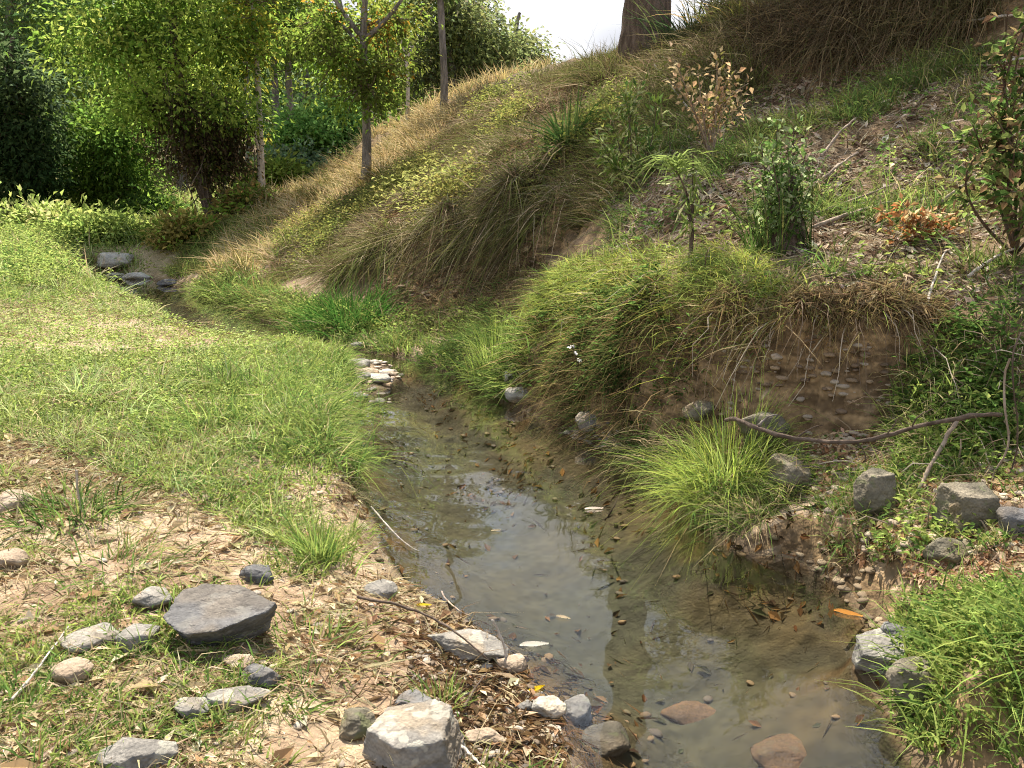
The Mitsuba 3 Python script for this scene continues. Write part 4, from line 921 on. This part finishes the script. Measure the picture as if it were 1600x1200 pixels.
shrub('orange_fern', 'dead orange fern fronds lying on the right slope', 'fern', p, [W(u, v, p[1] - .05) for u, v in [(1375, 330), (1385, 360), (1410, 320), (1430, 345), (1455, 335), (1475, 350), (1500, 345), (1490, 372), (1400, 385), (1450, 365)]], (.03, .07), .5, [((.40, .19, .075), 4), ((.48, .31, .15), 3), ((.24, .125, .06), 3), ((.50, .40, .24), 3)], 34, 306, sr=.004, bark='dry', spread=.06, along=.15)
pe = at(1585, 400)
shrub('edge_shrub', 'tall straggly shrub with yellow and brown leaves at the right picture edge', 'shrub', pe, tips_at([(1575, 10), (1590, 60), (1560, 95), (1600, 130), (1545, 175), (1520, 195), (1500, 205), (1560, 210), (1590, 215), (1535, 235), (1600, 260), (1555, 265), (1580, 300), (1610, 20), (1600, 330)], pe[1] - .25, .2), (.04, .075), .55, [((.20, .26, .08), 4), ((.30, .25, .12), 2), ((.13, .085, .05), 3), (GREEN, 4), (DARK, 2)], 80, 307, sr=.010, spread=.12, along=.4)
# strap leaved clump and spiky clumps
def clump(name, label, p, n, L, w, palette, seed, lean=.35, droop=.5, seg=4, spread=.06, cat='grass clump', dead=0):
    t = thing(name, label, cat)
    sp = Soup()
    R = rng(seed)
    P = np.asarray(p) + np.c_[R.normal(0, spread, (n, 2)), np.zeros(n)]
    P[:, 2] = np.maximum(np.asarray(hz(P[:, 0], P[:, 1])), p[2] - .12)
    a = np.arctan2(P[:, 1] - p[1], P[:, 0] - p[0]) + R.normal(0, .5, n)
    H = np.stack([np.cos(a), np.sin(a), 0 * a], 1) * np.abs(R.normal(lean, lean * .5, n))[:, None]
    col = pick(R, n, palette)
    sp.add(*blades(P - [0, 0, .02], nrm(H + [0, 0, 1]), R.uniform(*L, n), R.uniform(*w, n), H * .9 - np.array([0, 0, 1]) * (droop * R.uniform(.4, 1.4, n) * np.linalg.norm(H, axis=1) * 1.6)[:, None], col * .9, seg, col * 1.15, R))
    sp.put('blades', 'grass_material', t)
    if dead:
        s2 = Soup()
        P2 = P[R.integers(n, size=dead)]
        a = R.uniform(0, 6.28, dead); H = np.stack([np.cos(a), np.sin(a), 0 * a], 1)
        s2.add(*blades(P2, nrm(H + [0, 0, .5]), R.uniform(L[0] * .7, L[1] * .8, dead), R.uniform(*w, dead), H * .3 - [0, 0, .9], pick(R, dead, [(STRAW, 2), (BROWN, 2)]), 3))
        s2.put('dead_blades', 'straw_material', t, kind='stuff')
    return t


clump('strap_leaf_clump', 'clump of long dark green strap leaves hanging among the brown grass', at(888, 235), 90, (.45, .85), (.02, .035), [((.06, .12, .03), 4), ((.11, .18, .05), 2)], 320, .35, .8, dead=60)
clump('grass_tussock', 'bright green fountain shaped tussock overhanging the water at the right bank', at(1135, 750), 1400, (.26, .5), (.004, .008), [(LIME, 6), ((.34, .42, .09), 4), (GREEN, 1)], 321, .45, .75, spread=.10, cat='tussock', dead=160)
clump('grass_tussock', 'dark green rounded tussock at the far waterline below the brown bank', at(545, 505), 700, (.3, .6), (.008, .014), [((.045, .12, .022), 5), ((.08, .17, .035), 3)], 322, .45, .6, spread=.2, cat='tussock')
clump('grass_tussock', 'upright bright lime tussock on the verge left of the shaggy mound', at(772, 572), 260, (.25, .48), (.006, .011), [(LIME, 6), ((.26, .34, .07), 3)], 323, .2, .3, spread=.08, cat='tussock')
clump('grass_tussock', 'small upright green tussock at the left waterside in front of the pool', at(498, 870), 300, (.12, .25), (.004, .007), [(LIME, 6), (GREEN, 3)], 324, .3, .45, spread=.05, cat='tussock')
clump('grass_tussock', 'dark green leafy tussock with a dead pale stem at left', at(120, 800), 420, (.1, .24), (.005, .009), [(GREEN, 5), (DARK, 3), (LIME, 2)], 325, .6, .6, spread=.12, cat='tussock', dead=40)
clump('grass_tussock', 'green tussock with a dark centre near the pool edge in mid field', at(335, 660), 480, (.12, .28), (.005, .009), [(GREEN, 4), (LIME, 5)], 326, .6, .6, spread=.12, cat='tussock')
clump('grass_tussock', 'ragged green tussock in front of the dark leafy tussock at left', at(180, 885), 380, (.07, .17), (.004, .008), [(GREEN, 5), (LIME, 3)], 327, .8, .6, spread=.13, cat='tussock', dead=40)
clump('grass_tussock', 'pale green tussock right of the large flat dark rock', at(475, 1010), 420, (.06, .15), (.004, .008), [(GREEN, 4), (LIME, 5)], 328, .8, .6, spread=.12, cat='tussock', dead=30)
clump('grass_tussock', 'small green tuft growing behind the big grey boulder', at(692, 1105), 90, (.07, .14), (.004, .007), [(LIME, 5), (GREEN, 3)], 329, .35, .4, spread=.03, cat='tussock')
clump('grass_tussock', 'bushy green tussock hanging over the left pool edge, front one of two', at(508, 690), 600, (.12, .3), (.004, .008), [(GREEN, 5), (LIME, 5)], 340, .6, .8, spread=.12, cat='tussock', dead=60)
clump('grass_tussock', 'bushy green tussock hanging over the left pool edge, rear one of two', at(520, 625), 520, (.12, .3), (.004, .008), [(GREEN, 4), (LIME, 6)], 341, .6, .8, spread=.12, cat='tussock', dead=60)
clump('spiky_clump', 'dark spiky clump of narrow leaves on the crest right of the thick trunk', np.array([*W(1085, 45, 12.2)[:2], float(hz(*W(1085, 45, 12.2)[:2]))]), 110, (.4, .9), (.014, .022), [((.05, .085, .035), 5), ((.10, .13, .05), 2)], 330, .45, .25, spread=.25)
clump('spiky_clump', 'yellowing bushy grass clump on the crest at the top of the slope', np.array([*W(1185, 40, 11)[:2], float(hz(*W(1185, 40, 11)[:2]))]), 260, (.3, .6), (.010, .018), [((.20, .22, .06), 4), ((.30, .24, .10), 3)], 331, .5, .6, spread=.3)


def stick(label, pts, r, bark='dry', seed=1, name='stick', group=None, taper=.5, parent=None):
    p = spline(pts, 4 * len(pts))
    return put(name, tube(p + rng(seed + 5).normal(0, r * .22, p.shape), np.linspace(r, r * taper, len(p)) * (1 + .25 * (rng(seed + 6).random(len(p)) > .8)), 8, .16, seed), bark + '_bark_material', parent, smooth=True, label=label, cat=None if parent else 'branch', group=group)


b = stick('long curved grey branch sagging across the foot of the eroded bank', [W(1135, 656, 4.5), W(1170, 662, 4.3), W(1225, 682, 4.15), W(1300, 690, 4.05), W(1360, 686, 4.0), W(1410, 672, 3.95), W(1490, 655, 3.88), W(1565, 648, 3.85)], .011, 'brown', 5, 'branch', None, .9)
stick('pale side branch reaching down from the curved branch', [W(1497, 656, 3.88), W(1470, 700, 3.82), W(1440, 755, 3.72), at(1408, 815) + [0, 0, .03]], .010, 'dry', 6, 'side_branch', parent='branch')
for k, (q0, q1, q2) in enumerate([((1245, 686, 4.13), (1262, 672, 4.1), (1285, 664, 4.06)), ((1330, 688, 4.03), (1348, 702, 4.0), (1352, 722, 3.98)), ((1425, 669, 3.94), (1436, 650, 3.9), (1458, 640, 3.9)), ((1378, 683, 3.98), (1395, 668, 3.95), (1400, 655, 3.94))]):
    stick(None, [W(*q0), W(*q1), W(*q2)], .004, 'brown', 170 + k, 'twig', parent='branch')
stick(None, [W(1185, 665, 4.25), W(1200, 652, 4.25), W(1215, 648, 4.25)], .006, 'grey', 7, 'twig', parent='branch')
for k, (pix, r, brk, lb) in enumerate([([(1578, 560), (1570, 640), (1575, 700), (1553, 740), (1547, 790), (1522, 850)], .005, 'dry', 'crooked grey hanging stem in front of the blocky boulder'), ([(1596, 520), (1583, 600), (1590, 690), (1568, 770), (1563, 850)], .004, 'brown', 'crooked brown hanging stem at the right picture edge'), ([(1556, 770), (1530, 820), (1526, 870)], .006, 'pale', 'short pale root stem leaning on the blocky boulder')]):
    P = [W(u, v, 3.72 - .05 * i + rng(k * 9 + i).normal(0, .03)) for i, (u, v) in enumerate(pix)]
    P[-1] = at(*pix[-1])
    stick(lb, P, r, brk, 20 + k, 'dry_stem')
for k, (a_, c_, r, brk, lb) in enumerate([((1282, 250), (1335, 195), .013, 'dry', 'straight stick pointing uphill on the right slope'), ((1250, 320), (1340, 250), .014, 'dry', 'brown stick below the uphill pointing stick on the slope'), ((1270, 362), (1400, 325), .016, 'dry', 'grey brown stick left of the orange fern'), ((1260, 345), (1395, 300), .010, 'dry', 'thin brown stick just above the one left of the orange fern'), ((1470, 325), (1560, 295), .013, 'dry', 'stick right of the orange fern'), ((1490, 335), (1600, 318), .012, 'dry', 'long thin stick running to the right edge above the fern'),
                                       ((1470, 108), (1600, 100), .018, 'pale', 'pale branch lying in the grass near the upper right corner, upper one'), ((1450, 118), (1560, 112), .014, 'dry', 'brown branch lying just below the pale one at upper right'), ((1480, 45), (1600, 28), .015, 'pale', 'pale stick poking from the dark bank at the top right'), ((1400, 235), (1520, 232), .010, 'dry', 'thin stick lying level below the dark patch on the slope'), ((1510, 440), (1600, 395), .010, 'pale', 'pale twig at the right edge below the tall straggly shrub'), ((1440, 490), (1470, 400), .008, 'pale', 'thin pale upright stalk left of the right edge'), ((1020, 100), (1090, 190), .014, 'pale', 'pale leaning stem left of the withered shrub')]):
    A, B = at(*a_), at(*c_)
    n_ = normal_at(A[0], A[1])
    stick(lb, [A + n_ * .03, (A + B) / 2 + n_ * (.05 + .03 * rng(k).random()) + rng(k).normal(0, .02, 3), B + n_ * .05], r, brk, 40 + k)
# thin sticks of the left bank
for k, (pix, r, lb, brk) in enumerate([([(560, 945), (640, 985), (700, 1020), (765, 1045)], .006, 'thin brown stick lying across the oblong grey rock at the water edge', 'brown'), ([(775, 1040), (790, 1020), (778, 985), (770, 970)], .006, 'short pale twig standing up beside the oblong grey rock', 'pale'), ([(580, 800), (625, 850), (655, 870)], .005, 'thin pale twig at the left water edge beside the small upright tussock', 'pale'), ([(690, 935), (705, 955), (735, 975)], .004, 'fine twig with a few leaves at the left water edge', 'dry'),
                                       ([(20, 1110), (60, 1060), (110, 990)], .005, 'long pale straw stalk left of the low grey rocks', 'pale'), ([(120, 735), (122, 770), (128, 800)], .006, 'short white dead stalk standing in the dark leafy tussock', 'pale'), ([(725, 1120), (745, 1085), (760, 1065)], .005, 'brown twig on the mud behind the flat tan stone', 'brown'), ([(720, 1180), (735, 1195), (750, 1210)], .006, 'pale stick beside the big grey boulder at the bottom edge', 'pale')]):
    P = [at(u, v) + [0, 0, .03] for u, v in pix]
    if k in (0,):
        P[1] = P[1] + [0, 0, .06]; P[2] = P[2] + [0, 0, .07]
    if k in (1,):
        y = P[0][1]; P = [P[0]] + [W(u, v, y) for u, v in pix[1:]]
    if k == 5:
        y = at(128, 800)[1]; P = [W(u, v, y - .05) for u, v in pix]
    stick(lb, P, r, brk, 60 + k)
# floating leaves and leaves on the mud
def leaf(label, pos, L, w, col, seed, yaw, name='fallen_leaf'):
    n = 9
    t = np.linspace(0, 1, n); hw = w / 2 * np.sin(np.pi * t ** .8) ** .8
    top = np.stack([(t - .5) * L, hw, .004 + .01 * (t - .5) ** 2 * L / .05 + hw * .25], 1); bot = top * [1, -1, 1]; mid = np.stack([(t - .5) * L, 0 * t, .003 + 0 * t], 1)
    v = np.vstack([top, mid, bot])
    f = [[[i, i + n, i + n + 1], [i, i + n + 1, i + 1], [i + n, i + 2 * n, i + 2 * n + 1], [i + n, i + 2 * n + 1, i + n + 1]] for i in range(n - 1)]
    c, sn = math.cos(yaw), math.sin(yaw)
    v = v @ np.array([[c, sn, 0], [-sn, c, 0], [0, 0, 1]]) + pos
    return put(name, (v, np.array(f).reshape(-1, 3)), 'leaf_material', color=np.broadcast_to(col, v.shape).copy(), smooth=True, label=label, cat='leaf')


for k, (u, v, L, col, yaw, lb) in enumerate([(928, 796, .10, (.75, .66, .58), .1, 'pale pink leaf floating in the middle of the creek'), (880, 966, .06, (.6, .5, .35), -.4, 'small tan leaf floating in the near pool'), (835, 1009, .11, (.72, .72, .66), .1, 'white oval leaf at the water edge right of the oblong rock'), (1325, 960, .11, (.62, .30, .08), -.5, 'orange leaf floating at the right waterside below the clay bank'), (838, 1078, .07, (.75, .55, .03), .6, 'yellow leaf on the wet mud at the near water edge'),
                                            (840, 1096, .09, (.45, .18, .10), -.1, 'red brown leaf on the wet mud below the yellow leaf'), (748, 1150, .09, (.68, .36, .20), .1, 'orange pink leaf on the mud right of the big grey boulder'), (663, 950, .06, (.66, .58, .05), 0, 'yellow green leaf in the shallows by the left bank'), (1245, 868, .16, (.40, .16, .03), -.3, 'long rusty brown leaf at the waterline below the right bank'), (800, 570, .10, (.7, .62, .5), .4, 'pale leaf floating far up the creek'), (775, 830, .05, (.5, .42, .3), .2, 'tiny brown leaf floating near the left shore')]):
    p = at(u, v)
    p[2] = max(p[2], .0) + .006
    if p[2] < .02:
        p = G(u, v, .001)
    leaf(lb, p, L, L * .36, col, k, yaw)
# twig standing in the water beside the floating leaf, and white flowers on the mound
stick('small dead twig poking out of the water beside the pale pink leaf', [G(945, 812, -.12), G(955, 800, .0), W(965, 778, G(955, 800)[1] + .02)], .005, 'brown', 80)
t = thing('white_flower', 'small white flowering stem on the dark face of the shaggy mound', 'flower')
p = at(905, 590)
put('stem', tube(spline([p, W(900, 560, p[1] - .12), W(893, 541, p[1] - .15)], 6), .003, 5), 'brown_bark_material', t, smooth=True)
sp = Soup(); R = rng(12)
for (u, v) in [(893, 541), (899, 550), (905, 562), (915, 580)]:
    q = W(u, v, p[1] - .15) + R.normal(0, .006, (7, 3)); a = R.normal(size=(7, 3))
    sp.add(*leaflets(q, a, R.normal(size=(7, 3)), .022, .014, np.array([.8, .8, .84])))
sp.put('petals', 'leaf_material', t, kind='stuff')
